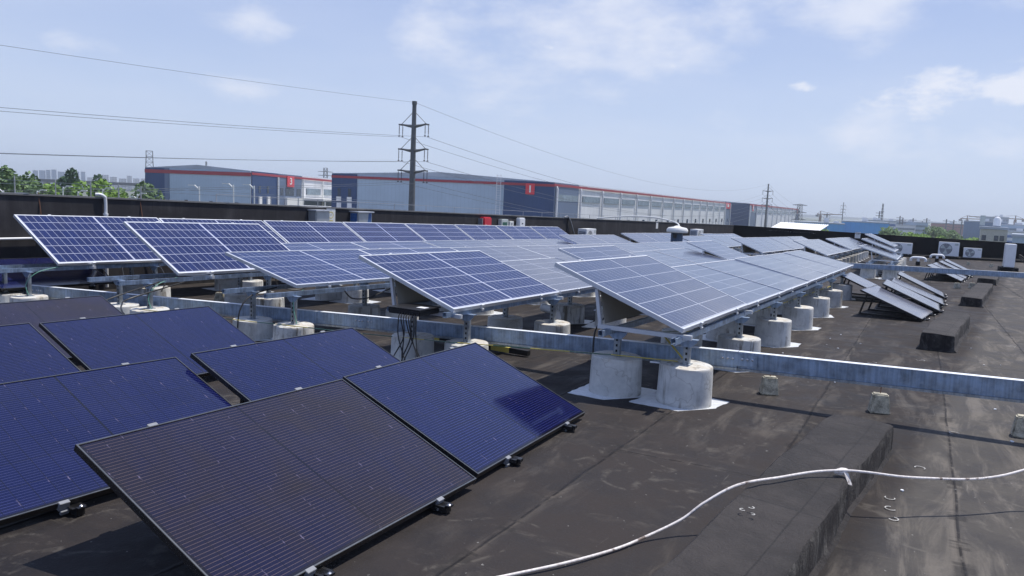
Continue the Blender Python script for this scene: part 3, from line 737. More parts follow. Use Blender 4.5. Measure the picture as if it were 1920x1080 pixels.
# ------------------------------------------------------------------ near block of white-framed panels
KP = 2.404
rows = {
 'A': dict(s=6.0795, q=10.8155, z=0.4975, da=-0.0116, dP=0.0204, sl=-0.0179, kinds='SSSSSSSS', T=dict(S=0.5187), mat='poly', name='the rearmost white row'),
 'B': dict(s=6.3044, q=8.4767, z=0.5433, da=-0.0106, dP=0.0016, sl=-0.0164, kinds='SFFFFFTT', T=dict(S=0.4943, F=0.2168, T=0.3172), mat='poly', name='the fourth white row'),
 'C': dict(s=6.2696, q=6.3323, z=0.5935, da=0.0302, dP=-0.014, sl=-0.0165, kinds='FFFFFFFF', T=dict(F=0.2222), mat='poly', name='the third white row'),
 'D': dict(s=5.9914, q=3.9436, z=0.6012, da=0.0065, dP=0.0044, sl=-0.0117, kinds='SFTFFT', T=dict(S=0.3401, F=0.1991, T=0.3203), mat='poly2', name='the second white row'),
 'E': dict(s=5.9976, q=1.6667, z=0.6847, da=0.015, dP=-0.0598, sl=-0.0145, kinds='SFFFFF', T=dict(S=0.3592, F=0.2155), mat='poly2', name='the front white row'),
}
for key, r in rows.items():
    al2 = AL + r['da']; a2 = Vector((math.sin(al2), math.cos(al2), 0)); pitch = KP + r['dP']
    o2 = A * r['s'] + B * r['q']
    for i, k in enumerate(r['kinds']):
        v = o2 + a2 * (i * pitch); s_, q_ = v.dot(A), v.dot(B)
        z = r['z'] + r['sl'] * i * pitch
        tl = r['T'][k]
        desc = {'S': 'steeply tilted', 'F': 'low-tilted', 'T': 'raised'}[k]
        kind = 'poly' if key in 'ABC' or (key == 'D' and i == 0) else 'poly2'
        if key == 'C' and i > 1 or key == 'B' and i > 2: kind = 'poly2'
        panel_meshes(kind)
        t, rot, loc = add_panel(kind, s_, q_, z, tl, '%s blue panel, %s from the near end of %s' % (desc, ORD[i], r['name']), 'white-framed solar panels of the near block', yaw=r['da'], slope=r['sl'])
        if k != 'F':
            tilt_frame(loc, rot, tl, kind, 'aluminium triangle support under the %s panel of %s' % (ORD[i], r['name']), 'tilt frames of the near block', slope=r['sl'], yaw=r['da'], plate=key in 'DE', inset=0.5 if key in 'AB' else 0.045)
        else:
            pass
pier_rows = {'A': (5.70, 10.88, 11.50), 'B': (5.90, 8.50, 9.12), 'C': (6.20, 6.30, 6.98), 'D': (6.30, 3.98, 4.66), 'E': (6.27, 1.70, 2.34)}
SINK = dict(A=-.15, B=-.13, C=-.14, D=-.10, E=-.03)      # drums stand in the slight dish of the roof
for key, (ps, qa, qb) in pier_rows.items():
    r = rows[key]; n = 9 if key in 'ABC' else 7; nm = r['name']
    up_b = 0.62 * 0.21 if key != 'A' else 0.0
    for i in range(n):
        s_ = ps + i * 1.97; sk = (r['da'] * -1) * (i * 1.97)
        for side, q_, hh in (('front', qa, 0.565), ('rear', qb, 0.565)):
            pier(s_, q_ + sk, hh, 'white concrete drum, %s %s one from near end under %s' % (ORD[i], side, nm), 'concrete ballast piers of the near block', dz=SINK[key])
    send = ps + (n - 1) * 1.97 + 0.3
    rail(ps - 0.42, send, qa + r['da'] * .42, 0.565, 'galvanised rail under the low edge of ' + nm, 'mounting rails of the near block', ang=r['da'])
    rail(ps - 0.42, send, qb + r['da'] * .42, 0.565, 'galvanised rail under the back half of ' + nm, 'mounting rails of the near block', ang=r['da'])
# ------------------------------------------------------------------ far block
far_rows = [
 ('F', 28.9, 9.738, 0.60, 0.379, 3, 'the leftmost far row', 0.014),
 ('G', 28.9, 7.302, 0.66, 0.311, 4, 'the second far row from left', -0.003),
 ('H', 38.0, 8.868, 0.63, 0.354, 3, 'the short row past the ventilator', 0.017),
 ('I', 28.9, 5.25, 0.60, 0.381, 7, 'the middle far row', 0.015),
 ('J', 28.9, 2.988, 0.62, 0.364, 9, 'the longest far row', 0.007),
]
for key, s_, q_, hz, tl, n, nm, yw in far_rows:
    a2 = Vector((math.sin(AL + yw), math.cos(AL + yw), 0)); o2 = A * s_ + B * q_
    panel_meshes('poly2')
    for i in range(n):
        v = o2 + a2 * (i * KP); ss, qq = v.dot(A), v.dot(B)
        dt = 0.0
        hh = hz
        if key == 'J' and i in (3,): dt = -0.12
        if key == 'J' and i >= 4: hh = hz + 0.02
        t, rot, loc = add_panel('poly2', ss, qq, hh, tl + dt, '%s pale panel from the near end of %s' % (ORD[i], nm), 'white-framed solar panels of the far block', yaw=yw, absz=False)
        tilt_frame(loc, rot, tl + dt, 'poly2', 'aluminium support under the %s panel of %s' % (ORD[i], nm), 'tilt frames of the far block', yaw=yw, plate=(i == 0))
    m_ = n + (n // 3)
    for i in range(m_):
        for side, dq in (('front', 0.02), ('rear', 0.75)):
            pier(s_ + 0.1 + i * 1.75, q_ + dq, 0.51, 'white concrete drum, %s %s one from near end under %s' % (ORD[i], side, nm), 'concrete ballast piers of the far block')
    for dq, sd in ((0.02, 'low edge'), (0.75, 'back half')):
        rail(s_ - 0.3, s_ + m_ * 1.75 - 0.3, q_ + dq, 0.51, 'galvanised rail under the %s of %s' % (sd, nm), 'mounting rails of the far block')
# K: three staggered pairs, open-framed
for i, (ss, qq, hz, tl) in enumerate(((28.4, 0.72, 0.62, 0.30), (32.6, 0.95, 0.78, 0.34), (36.4, 1.1, 0.92, 0.38))):
    for j in range(2):
        t, rot, loc = add_panel('poly2', ss + j * 2.41, qq, hz, tl, '%s pale panel of the %s pair in the far staggered stack' % (['near', 'far'][j], ORD[i]), 'white-framed solar panels of the far block', absz=False)
        tilt_frame(loc, rot, tl, 'poly2', 'open aluminium frame under the %s panel of the %s far pair' % (['near', 'far'][j], ORD[i]), 'tilt frames of the far block', plate=False)
for i in range(9):
    for side, q_ in (('front', 0.86), ('rear', 1.52)):
        if i > 0 and side == 'rear' and i > 5: continue
        pier(27.15 + i * 1.5, q_, 0.50, 'wide white concrete drum, %s %s one beyond the second steel beam' % (ORD[i], side), 'concrete drums beyond the second beam')
for q_ in (0.86, 1.52):
    rail(26.9, 39.5, q_, 0.50, 'galvanised rail carrying the far stack on its %s side' % ('right' if q_ < 1 else 'left'), 'mounting rails of the far block')

# ------------------------------------------------------------------ dark panels near left
dark = [  # s,q,h,tilt,yaw,material,label
 (1.794, 2.093, 0.070, 0.391, 0.001, 'mono_brown_sheen', 'large violet-black panel in the bottom left foreground'),
 (3.555, 2.133, 0.060, 0.393, -0.030, 'mono', 'blue-black panel right of the violet-black foreground one'),
 (1.64, 3.60, 0.076, 0.36, 0.040, 'mono', 'deep blue panel at the left edge behind the violet-black one'),
 (3.386, 3.416, 0.085, 0.385, 0.003, 'mono', 'blue panel with a dark reflected patch at its far corner'),
 (1.70, 5.452, 0.095, 0.388, 0.001, 'mono', 'blue panel cut by the left edge in the third dark row'),
 (3.432, 5.411, 0.095, 0.385, 0.007, 'mono', 'wide blue panel in the third dark row below two white drums'),
 (3.231, 6.905, 0.094, 0.384, -0.003, 'mono_brown_sheen', 'brown-black panel at the left under the steel beam'),
 (1.52, 6.93, 0.094, 0.384, -0.003, 'mono_brown_sheen', 'brown-black panel cut by the left edge under the steel beam'),
 (5.55, 11.3, 0.30, 0.30, 0.0, 'mono', 'dark blue panel under the first panel of the rearmost row'),
 (3.84, 11.3, 0.30, 0.30, 0.0, 'mono', 'dark blue panel at the left edge under the horizontal white pipe'),
]
for (s_, q_, h, tl, yw, mt, lb) in dark:
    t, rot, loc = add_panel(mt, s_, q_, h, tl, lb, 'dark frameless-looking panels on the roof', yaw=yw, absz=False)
    tilt_frame(loc, rot, tl, mt, 'black support of the ' + lb.replace(' and the rearmost silvery panel',''), 'black tilt supports', yaw=yw, plate=False, base_drop=min(h - 0.045, 0.06) if h < 0.12 else 0.15, ext=0.02, black=True)
far_dark = [
 (14.603, -0.105, 0.06, 0.383, 0.113, 'nearest of the silvery reflecting dark panels on the right'),
 (16.218, -0.396, 0.08, 0.399, 0.0, 'second silvery reflecting dark panel from the near side'),
 (17.95, -0.50, 0.06, 0.37, 0.0, 'low dark panel squeezed between two silvery ones'),
 (19.852, -0.543, 0.08, 0.425, 0.0, 'rearmost silvery dark panel of the group before the second beam'),
 (17.9, 0.52, 0.10, 0.40, 0.039, 'silvery panel half hidden behind the front row end'),
 (27.66, -1.168, 0.06, 0.40, 0.101, 'near left panel of the small group behind the second beam'),
 (29.35, -1.35, 0.06, 0.40, 0.08, 'far left panel of the small group behind the second beam'),
 (31.0, -1.56, 0.07, 0.419, 0.079, 'near right panel of the small group behind the second beam'),
 (32.8, -1.75, 0.07, 0.419, 0.079, 'far right panel of the small group behind the second beam'),
]
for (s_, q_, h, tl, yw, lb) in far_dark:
    t, rot, loc = add_panel('mono_sky_sheen', s_, q_, h, tl, lb, 'silvery dark panels on the right', yaw=yw, absz=False)
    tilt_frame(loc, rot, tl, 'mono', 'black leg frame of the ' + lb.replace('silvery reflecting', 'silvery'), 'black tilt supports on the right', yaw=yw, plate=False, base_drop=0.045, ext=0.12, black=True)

# ------------------------------------------------------------------ steel beams
def beam(name_label, pts, h=0.142, w=0.06, group=None):
    """pts = (s, q, top height)"""
    t = thing('steel_beam', name_label, 'steel beam', P(pts[0][0], pts[0][1], 0))
    base = t.location.copy()
    V = [P(s, q, hh) - base for s, q, hh in pts]
    for i in range(len(V) - 1):
        a, b = V[i], V[i + 1]; d = b - a; Ln = d.length
        Mx = Matrix.Translation(a) @ d.to_track_quat('X', 'Z').to_matrix().to_4x4()
        o = MB().box(0.002, Ln - 0.002, -w / 2, w / 2, -h, 0).mesh('channel', M['galv'], bevel=0.004)
        oo = link(bpy.data.objects.new('channel', o), t); oo.matrix_local = Mx
        tf = MB().box(0.003, Ln - 0.003, -w / 2 - 0.003, w / 2 + 0.003, 0.001, 0.005).obj('top_flange', M['galv_highlight'], t); tf.matrix_local = Mx
        fl = MB().box(0.003, Ln - 0.003, -w / 2 - 0.012, w / 2 + 0.012, -h - 0.022, -h - 0.001).obj('bottom_flange', M['galv_d'], t); fl.matrix_local = Mx
        if i < len(V) - 2:
            for sd in (-1,):
                sp = MB().box(Ln - 0.17, Ln + 0.17, -w / 2 - 0.006, -w / 2 - 0.0015, -h * 0.86, -h * 0.12).obj('splice_plate', M['galv'], t); sp.matrix_local = Mx
                bm_ = MB()
                for k in (-0.13, -0.085, -0.04, 0.04, 0.085, 0.13):
                    bm_.lathe([(0.011, 0), (0.011, 0.006), (0.006, 0.010)], 8, Matrix.Translation((Ln + k, -w / 2 - 0.006, -h * 0.42)) @ Matrix.Rotation(math.pi / 2, 4, 'X'))
                bo = bm_.obj('splice_bolts', M['bolt'], sp)
    return t
# order the points from far left to right so that the local -Y side faces the camera
beam('long galvanised steel beam crossing the whole picture in front of the panel rows', [(5.3, 16.0, .32), (5.98, 11.2, .325), (6.76, 5.68, .335), (6.69, 1.35, .435), (6.68, -1.05, .470), (6.68, -4.5, .48)])
beam('second galvanised beam crossing the roof in front of the far block', [(27.3, 11.0, .44), (26.9, 3.0, .47), (26.75, -1.5, .47), (26.65, -8.0, .47)])

# ------------------------------------------------------------------ junction box and cables at the second row
def cable(name, pts, r, mat, label=None, cat=None, group=None, parent=None, seg=7):
    # smooth through the points
    P_ = [Vector(p) for p in pts]; out = []
    for i in range(len(P_) - 1):
        p0, p1, p2, p3 = P_[max(i - 1, 0)], P_[i], P_[i + 1], P_[min(i + 2, len(P_) - 1)]
        for k in range(8):
            t = k / 8
            out.append(0.5 * ((2 * p1) + (-p0 + p2) * t + (2 * p0 - 5 * p1 + 4 * p2 - p3) * t * t + (-p0 + 3 * p1 - 3 * p2 + p3) * t ** 3))
    out.append(P_[-1])
    o = MB().tube(out, r, seg).obj(name, mat, parent, smooth=True)
    if label: tag(o, label, cat, group)
    return o
jl = P(5.86, 4.33, 0.585)
jb = thing('junction_box', 'black flat junction box lying on the rail under the second row', 'junction box', jl, RZ)
MB().box(-0.17, 0.17, -0.19, 0.19, 0.0, 0.05).obj('enclosure', M['black'], jb, bevel=0.008)
MB().box(-0.18, 0.18, -0.20, 0.20, 0.052, 0.064).obj('lid', M['black'], jb, bevel=0.004)
MB().box(-0.05, 0.03, -0.16, -0.06, 0.0645, 0.066).obj('sticker', M['whitep'], jb)
for k in range(8):
    x0 = -0.17; y0 = -0.17 + k * 0.03
    ex = random.uniform(-0.32, 0.15); ey = random.uniform(-0.45, 0.1)
    cable('cable_tail', [(x0, y0, 0.02), (x0 - 0.05, y0 - 0.02, -0.03), (x0 - 0.03 + ex * 0.2, y0 - 0.05, -0.20), (x0 + ex * 0.5, y0 + ey * 0.4, -0.38), (x0 + ex * 0.9, y0 + ey * 0.8, -0.52)], 0.006, M['rubber'], parent=jb)
cdefs = [
 ('black cable loop hanging below the first panel of the second far row', [P(6.1, 8.1, .6), P(5.5, 8.3, .42), P(5.2, 8.0, .40), P(5.0, 7.7, .38), P(4.9, 7.5, .36)]),
 ('thin black cable draped over the drum below the second left row', [P(5.9, 8.3, .6), P(5.4, 8.4, .45), P(5.1, 8.3, .39), P(4.9, 8.1, .385)]),
 ('thick black cable dropping past the drum of the middle row', [P(6.5, 6.9, .60), P(6.15, 6.95, .52), P(5.98, 6.95, .35), P(5.95, 6.95, .06), P(6.2, 7.2, .02)]),
 ('black cable bundle hanging under the low edge of the middle row', [P(7.0, 6.25, .57), P(7.2, 6.3, .46), P(7.5, 6.3, .44), P(7.7, 6.25, .50), P(8.2, 6.3, .58)]),
 ('second black bundle sagging under the second panel of the middle row', [P(8.4, 6.2, .57), P(8.6, 6.2, .43), P(8.9, 6.2, .42), P(9.2, 6.2, .55)]),
 ('black cables hanging under the first panel of the rear row', [P(6.9, 10.6, .6), P(6.85, 10.5, .42), P(6.7, 10.5, .40), P(6.6, 10.6, .58)]),
 ('black cable drooping at the middle of the rear row near panel', [P(7.6, 10.7, .6), P(7.5, 10.4, .40), P(7.35, 10.3, .22)]),
 ('black cable dropping from the support of the front row', [P(7.0, 2.75, .60), P(6.75, 2.75, .50), P(6.62, 2.72, .36), P(6.6, 2.7, .10)]),
 ('coiled black cables under the steep panel of the second left row', [P(7.7, 8.2, .55), P(7.9, 8.3, .40), P(8.2, 8.2, .36), P(8.35, 8.1, .48), P(8.2, 8.0, .56)]),
]
for lb, pts in cdefs:
    cable('cable', pts, 0.009, M['rubber'], lb, 'cable', 'black cables under the panels')
# yellow and green earth tapes
def tape(pts, label, w=0.016):
    t = thing('earth_wire', label, 'earth wire', pts[0]); b0 = Vector(pts[0]); n = 0
    for i in range(len(pts) - 1):
        a, b = Vector(pts[i]) - b0, Vector(pts[i + 1]) - b0; L = (b - a).length; k = max(1, int(L / 0.35))
        for j in range(k):
            p, q = a.lerp(b, j / k), a.lerp(b, (j + 1) / k)
            MB().bar(p, q, w, 0.008).obj('stripe', M['yellow'] if n % 2 == 0 else M['green'], t); n += 1
    return t
tape([P(5.72, 8.4, .255), P(6.02, 6.3, .245), P(6.12, 5.2, .25), P(6.13, 3.98, .288), P(6.2, 2.37, .355), P(6.28, 1.78, .355)], 'yellow and green earth wire running along the drum tops in front of the beam', 0.008)
tape([P(6.3, 1.72, .36), P(6.6, 2.05, .55), P(7.9, 1.95, .42), P(10.0, 1.9, .42), P(12.0, 1.75, .42), P(14.0, 1.65, .42), P(16.0, 1.55, .42)], 'yellow and green earth wire strung from drum to drum of the front row')
for i, (s_, q_, s2, q2) in enumerate(((5.70, 10.85, 6.1, 10.85), (5.9, 8.45, 6.3, 8.5), (6.2, 6.25, 6.4, 6.35))):
    cable('earth_wire', [P(s2, q2, .62), P((s_ + s2) / 2 - 0.1, (q_ + q2) / 2, .55), P(s_ - 0.05, q_, .40), P(s_ - 0.05, q_ - 0.05, .25)], 0.0045, plain('green wire', (0.12, 0.34, 0.25), 0.5) if i == 0 else bpy.data.materials['green wire'], 'thin green earth wire hanging from the near corner of ' + ['the rearmost row', 'the fourth white row', 'the third white row'][i], 'earth wire')
# white pvc vent elbow between the second and front rows
t = thing('pvc_vent_pipe', 'white plastic vent elbow standing on the roof behind the second row', 'vent pipe', P(9.0, 4.25), RZ)
MB().tube([(0, 0, 0), (0, 0, 0.20)], 0.052, 16).obj('riser', M['pvc'], t, smooth=True)
o = cable('elbow', [(0, 0, 0.20), (0.01, 0.02, 0.27), (0.05, 0.08, 0.31), (0.12, 0.18, 0.31), (0.2, 0.3, 0.31)], 0.056, M['pvc'], parent=t, seg=16)
for x, y in ((0.05, 0.08), (0.2, 0.3)):
    MB().lathe([(0.062, -0.02), (0.062, 0.02)], 16, Matrix.Translation((x, y, 0.31)) @ Matrix.Rotation(math.atan2(0.22, 0.15) , 4, 'Z') @ Matrix.Rotation(math.pi / 2, 4, 'Y')).obj('collar', M['pvc'], t, smooth=True)
# black and yellow striped bar lying behind
t = thing('warning_bar', 'black and yellow striped bar lying across the roof behind the middle row', 'warning bar', P(7.35, 5.5, 0.05), RZ + R(-93))
for k in range(7):
    MB().box(k * 0.25, k * 0.25 + 0.249, -0.03, 0.03, 0.0, 0.06).obj('stripe', M['yellow'] if k % 2 else M['black'], t)

# ------------------------------------------------------------------ lightning rods on concrete blocks
blk = MB()
vs = [(-.105, -.075, 0), (.105, -.075, 0), (.105, .075, 0), (-.105, .075, 0), (-.078, -.052, .20), (.078, -.052, .20), (.078, .052, .20), (-.078, .052, .20)]
blk.add(vs, [(0, 3, 2, 1), (4, 5, 6, 7), (0, 1, 5, 4), (1, 2, 6, 5), (2, 3, 7, 6), (3, 0, 4, 7)])
blk_me = blk.mesh('block', M['blockc'], bevel=0.012)
rod_me = MB().tube([(0, 0, 0.19), (0, 0, 0.36)], 0.0045, 6).mesh('rod', M['rust'])
spots = [(7.10, 1.13, 'beside the front row drums behind the long beam'), (6.98, 0.20, 'at the far end of the long curb, leaning'), (6.84, -0.82, 'cut by the right edge of the picture'), (24.6, -0.95, 'left one of the pair before the second beam'), (25.1, -1.34, 'right one of the pair before the second beam'), (46.1, -0.35, 'left one near the end parapet'), (44.3, -2.09, 'middle one near the end parapet'), (43.0, -2.99, 'right one near the plinth of the outdoor unit'), (7.6, 3.05, 'in the shade between the front rows'), (8.2, 10.0, 'under the rear rows on the left')]
for i, (s_, q_, lb) in enumerate(spots):
    t = thing('rod_block', 'rough concrete block with thin rod, ' + lb, 'concrete block', P(s_, q_), RZ + R(-75) + random.uniform(-.3, .3), 'concrete rod blocks on the roof')
    link(bpy.data.objects.new('block', blk_me), t); link(bpy.data.objects.new('rod', rod_me), t); t.scale = (.80, .80, .84)
# hose
rdh = random.Random(9)
hp_ = [P(1.2, 2.2, .015), P(1.8, 1.9, .015), P(2.36, 1.64, 0.015), P(2.66, 1.44, 0.015), P(2.90, 1.27, 0.015), P(3.17, 1.13, 0.015), P(3.34, 1.05, 0.020), P(3.52, 0.93, 0.080), P(3.62, 0.83, 0.160), P(3.76, 0.71, 0.239), P(4.01, 0.54, 0.239), P(4.19, 0.41, 0.239), P(4.31, 0.28, 0.243), P(4.38, 0.16, 0.237), P(4.46, 0.0, 0.220), P(4.58, -0.17, 0.203), P(4.73, -0.35, 0.200), P(4.87, -0.50, 0.210), P(5.0, -0.66, 0.240), P(5.12, -0.86, 0.300), P(5.30, -1.22, 0.380), P(5.6, -1.8, .38), P(6.1, -2.6, .22), P(6.8, -3.5, .03), P(8.0, -4.6, .018), P(10.0, -5.6, .018), P(13.0, -6.3, .018)]
hp_ = [p + Vector((rdh.uniform(-.010, .010), rdh.uniform(-.010, .010), rdh.uniform(-.001, .005))) for p in hp_]
ho = cable('hose', hp_, 0.0068, M['hose'], 'long worn white hose draped over the low curb in the foreground', 'hose', seg=10)
t = thing('hose_joint', 'ragged white tape knot on the hose at the curb edge', 'tape', P(4.32, 0.27, 0.235))
MB().lathe([(0.010, -.04), (0.019, -.02), (0.021, 0.0), (0.016, .02), (0.010, .03)], 8, Matrix.Rotation(R(80), 4, 'Y')).obj('tape_wrap', M['hose'], t)
MB().add([(0, -.02, 0), (.03, -.01, -.01), (.045, -.03, -.07), (.02, -.04, -.06), (0, -.02, .004), (.03, -.01, -.006), (.047, -.032, -.066), (.02, -.042, -.056)], [(0, 3, 2, 1), (4, 5, 6, 7), (0, 1, 5, 4), (1, 2, 6, 5), (2, 3, 7, 6), (3, 0, 4, 7)]).obj('loose_end', M['hose'], t)
# small paint marks on the membrane
marks = MB()
mk = thing('paint_marks', 'small white curled paint marks scattered on the dark roofing', 'paint marks', (0, 0, 0))
rd = random.Random(5)
for (s_, q_, h, rr, ph) in ((4.54, .02, .007, .028, 0), (4.38, .0, .007, .024, 2), (4.72, .03, .007, .026, 1), (5.46, -.12, .007, .03, 4), (6.6, -.35, .007, .035, 5), (3.45, .62, .232, .012, 0), (3.50, .59, .232, .012, 2), (3.42, .57, .232, .010, 3), (8.4, .2, .006, .04, 1), (9.6, .4, .006, .05, 2), (10.2, -.1, .006, .05, 2), (12.4, -1.2, .006, .06, 2), (9.3, -1.6, .006, .05, 2)):
    c = P(s_, q_, h); pts = []
    for k in range(10):
        an = ph + k / 9 * 4.2; pts.append(c + A * (rr * math.cos(an)) + B * (rr * math.sin(an)))
    o = MB()
    for k in range(9): o.bar(pts[k], pts[k + 1], 0.006, 0.001)
    o.obj('mark', M['mark'], mk)

# loose white chips and grit lying on the membrane
rdc = random.Random(21)
chip = []
for k in range(3):
    mbc = MB(); pts = [(.014 * math.cos(a_) * rdc.uniform(.6, 1.2), .012 * math.sin(a_) * rdc.uniform(.6, 1.2)) for a_ in [i_ * 1.05 for i_ in range(6)]]
    chip.append(mbc.prism(pts, 0.0, 0.007).mesh('chip', M['whitep'] if k else M['mark']))
for k in range(46):
    while True:
        s_, q_ = rdc.uniform(2.6, 13), rdc.uniform(-3.5, 2.2)
        if abs(q_ - (qr(s_) + .2)) > .36 and not (q_ > 1.1 and s_ < 5.6): break
    o = link(bpy.data.objects.new('paint_chip', chip[k % 3])); o.location = P(s_, q_, .002); o.rotation_euler = (0, 0, rdc.uniform(0, 6)); sc_ = rdc.uniform(.4, 1.2); o.scale = (sc_, sc_, 1)
    tag(o, 'tiny pale chip of paint lying loose on the dark roofing', 'paint chip', 'paint chips scattered on the roofing')

# ------------------------------------------------------------------ roof equipment
def outdoor_unit(label, loc, rot, w=0.86, d=0.34, h=0.62, side=1, legs=0.12, sticker=True):
    t = thing('outdoor_unit', label, 'air conditioner', loc, rot, 'air conditioner outdoor units')
    # front faces local -Y
    MB().box(-w / 2, w / 2, -d / 2, d / 2, legs, legs + h).obj('casing', M['whitep'], t, bevel=0.012)
    fx = -w * 0.14 * side; fz = legs + h * 0.5; fr = h * 0.40
    Mx = Matrix.Translation((fx, -d / 2 - 0.003, fz)) @ Matrix.Rotation(math.pi / 2, 4, 'X')
    g = MB().lathe([(fr, 0), (fr, 0.004), (fr * 0.97, 0.004)], 32, Mx).obj('fan_opening', M['grille'], t)
    blades = MB()
    for k in range(3):
        an = k * 2.094; pts = [(0.03 * math.cos(an), 0.03 * math.sin(an))]
        for j in range(7):
            a_ = an + j * 0.15; pts.append((fr * 0.9 * math.cos(a_), fr * 0.9 * math.sin(a_)))
        blades.prism(pts, 0.0045, 0.007, Mx)
    blades.obj('fan_blades', M['greybox'], g)
    gr = MB()
    for k in range(1, 5):
        r_ = fr * k / 5
        pts = [Mx @ Vector((r_ * math.cos(x * math.pi / 12), r_ * math.sin(x * math.pi / 12), 0.012)) for x in range(25)]
        gr.tube(pts, 0.0022, 4)
    for k in range(8):
        an = k * math.pi / 8; gr.tube([Mx @ Vector((fr * math.cos(an), fr * math.sin(an), .012)), Mx @ Vector((-fr * math.cos(an), -fr * math.sin(an), .012))], 0.002, 4)
    gr.obj('fan_grille', M['whitep'], g)
    sv = MB()
    for k in range(9):
        z = legs + h * 0.12 + k * h * 0.085
        sv.box(-side * w / 2 - 0.004, -side * w / 2 + 0.004, -d * 0.4, d * 0.4, z, z + h * 0.045)
    sv.obj('side_louvre', M['fblue'], t)
    if sticker: MB().box(side * w * 0.27, side * w * 0.44, -d / 2 - 0.003, -d / 2 - 0.001, legs + h * 0.78, legs + h * 0.92) .obj('badge', M['bluefilm'] if w < 0.9 else M['greybox'], t) if side > 0 else None
    if legs:
        for x in (-w * 0.35, w * 0.35): MB().box(x - 0.03, x + 0.03, -d / 2, d / 2, 0, legs - 0.001).obj('foot', M['galv_d'], t)
    return t
def wq(s): return wall_q(s)
# units by the back wall: front towards -B
outdoor_unit('white outdoor unit on legs before the back parapet, its fan facing the panels', P(27.95, wq(27.9) - 0.42), RZ, 1.0, 0.38, 0.74, 1, 0.50)
outdoor_unit('white outdoor unit half hidden behind the mushroom ventilator', P(43.2, wq(43) - 0.5), RZ, 1.3, 0.45, 0.75, 1, 0.55)
# units at end wall: front towards -A -> rotate so -Y local = -A
outdoor_unit('large white outdoor unit hung on the black end parapet', P(53.72, -1.40, 0.06), RZ - math.pi / 2, 1.12, 0.42, 0.86, 1, 0.12)
outdoor_unit('smaller white outdoor unit to the right of the large one on the end parapet', P(53.72, -2.68, 0.02), RZ - math.pi / 2, .96, 0.38, 0.62, 1, 0.10)
outdoor_unit('white outdoor unit seen behind the far stack of panels', P(53.6, 1.25, 0.05), RZ - math.pi / 2, 1.3, 0.45, 0.70, 1, 0.14)
outdoor_unit('tall white outdoor unit standing side-on on a black plinth at the right edge', P(39.9, -3.42, 0.16), RZ - 0.02, 0.98, 0.40, 1.02, -1, 0.02, False)
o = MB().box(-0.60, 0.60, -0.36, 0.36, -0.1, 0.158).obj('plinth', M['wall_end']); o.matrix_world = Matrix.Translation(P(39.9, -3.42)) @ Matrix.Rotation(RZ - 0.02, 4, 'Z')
tag(o, 'black membrane-wrapped plinth under the tall outdoor unit', 'plinth')
for k in range(3):
    cable('pipe', [P(39.6, -3.75, .75 - k * .07), P(39.5, -3.95, .6 - k * .1), P(39.5, -4.1, .40), P(39.7, -4.4, .22 - k * .05), P(40.0, -4.9, .08)], 0.02, M['rubber'], 'insulated black pipe coming off the tall outdoor unit, %s from the top' % ORD[k], 'pipe', 'insulated pipes of the tall unit')
o = MB().prism([(0, 0), (.5, -.1), (.9, .1), (.7, .35), (.2, .3)], 0, 0.12).obj('cloth', M['pink'], bevel=0.03); o.location = P(40.6, -4.35, 0.01); tag(o, 'pink cloth lying on the roof at the right edge', 'cloth')
# cabinets and boxes on the back parapet (local: x along wall, -y towards the roof)
wrot = RZ + math.atan((WB[1] - WA[1]) / (WB[0] - WA[0]))
def on_wall(s, h=0.0, off=0.0): return P(s, wq(s) - off, h)
def cabinet(label, s, h, w, d, ht, film=False):
    t = thing('electric_cabinet', label, 'electric cabinet', on_wall(s, h, d / 2 + 0.01), wrot)
    MB().box(-w / 2, w / 2, -d / 2, d / 2, 0, ht).obj('cabinet_body', M['cab'], t, bevel=0.006)
    MB().box(-w / 2 - .03, w / 2 + .03, -d / 2 - .05, d / 2, ht + .001, ht + .03).obj('rain_cover', M['alu'], t)
    MB().box(-w / 2 + .03, w / 2 - .03, -d / 2 - .012, -d / 2 - .002, .03, ht - .03).obj('door', M['cab'], t)
    MB().box(w / 2 - .09, w / 2 - .05, -d / 2 - .03, -d / 2 - .013, ht * .42, ht * .52).obj('handle', M['black'], t)
    if film:
        MB().box(-w / 2 - .004, -w / 2 - .001, -d / 2 + .02, d / 2 - .02, .05, ht - .02).obj('side_film', M['bluefilm'], t)
        MB().prism([(0, 0), (w * .34, .05), (w * .36, .33), (w * .15, .28), (w * .12, .12)], -.003, 0, Matrix.Translation((w * .08, -d / 2 - .0135, ht * .45)) @ Matrix.Rotation(math.pi / 2, 4, 'X')).obj('torn_film', M['bluefilm'], t)
    return t
cabinet('plain grey steel cabinet on the back parapet beside the white notice', 13.2, 1.0, 0.46, 0.24, 0.56)
cabinet('grey steel cabinet with torn blue film on the back parapet', 14.66, 1.0, 0.54, 0.26, 0.56, True)
def notice(label, s, h, w, ht, wall=1, q=None):
    if wall == 1: t = thing('notice', label, 'notice', on_wall(s, h, 0.008), wrot)
    else: t = thing('notice', label, 'notice', P(53.99, q, h), RZ - math.pi / 2)
    MB().box(-w / 2, w / 2, -.004, .003, 0, ht).obj('board', M['white'], t); return t
t = notice('white notice with a yellow ring symbol on the back parapet', 13.72, 1.27, 0.30, 0.36)
Mx = Matrix.Translation((0, -.0045, .20)) @ Matrix.Rotation(math.pi / 2, 4, 'X')
MB().lathe([(.085, 0), (.085, .002), (.068, .002), (.068, 0)], 24, Mx, False).obj('ring', M['yellow'], t)
MB().prism([(-.02, -.04), (.005, -.005), (-.012, 0), (.02, .05), (.0, .012), (.018, .006)], 0, .0022, Mx).obj('symbol', M['black'], t)
MB().box(-.07, .07, -.0065, -.0045, .05, .075).obj('lettering', M['yellow'], t)
t = notice('small white notice on the back parapet past the outdoor unit', 37.6, 1.28, 0.32, 0.40)
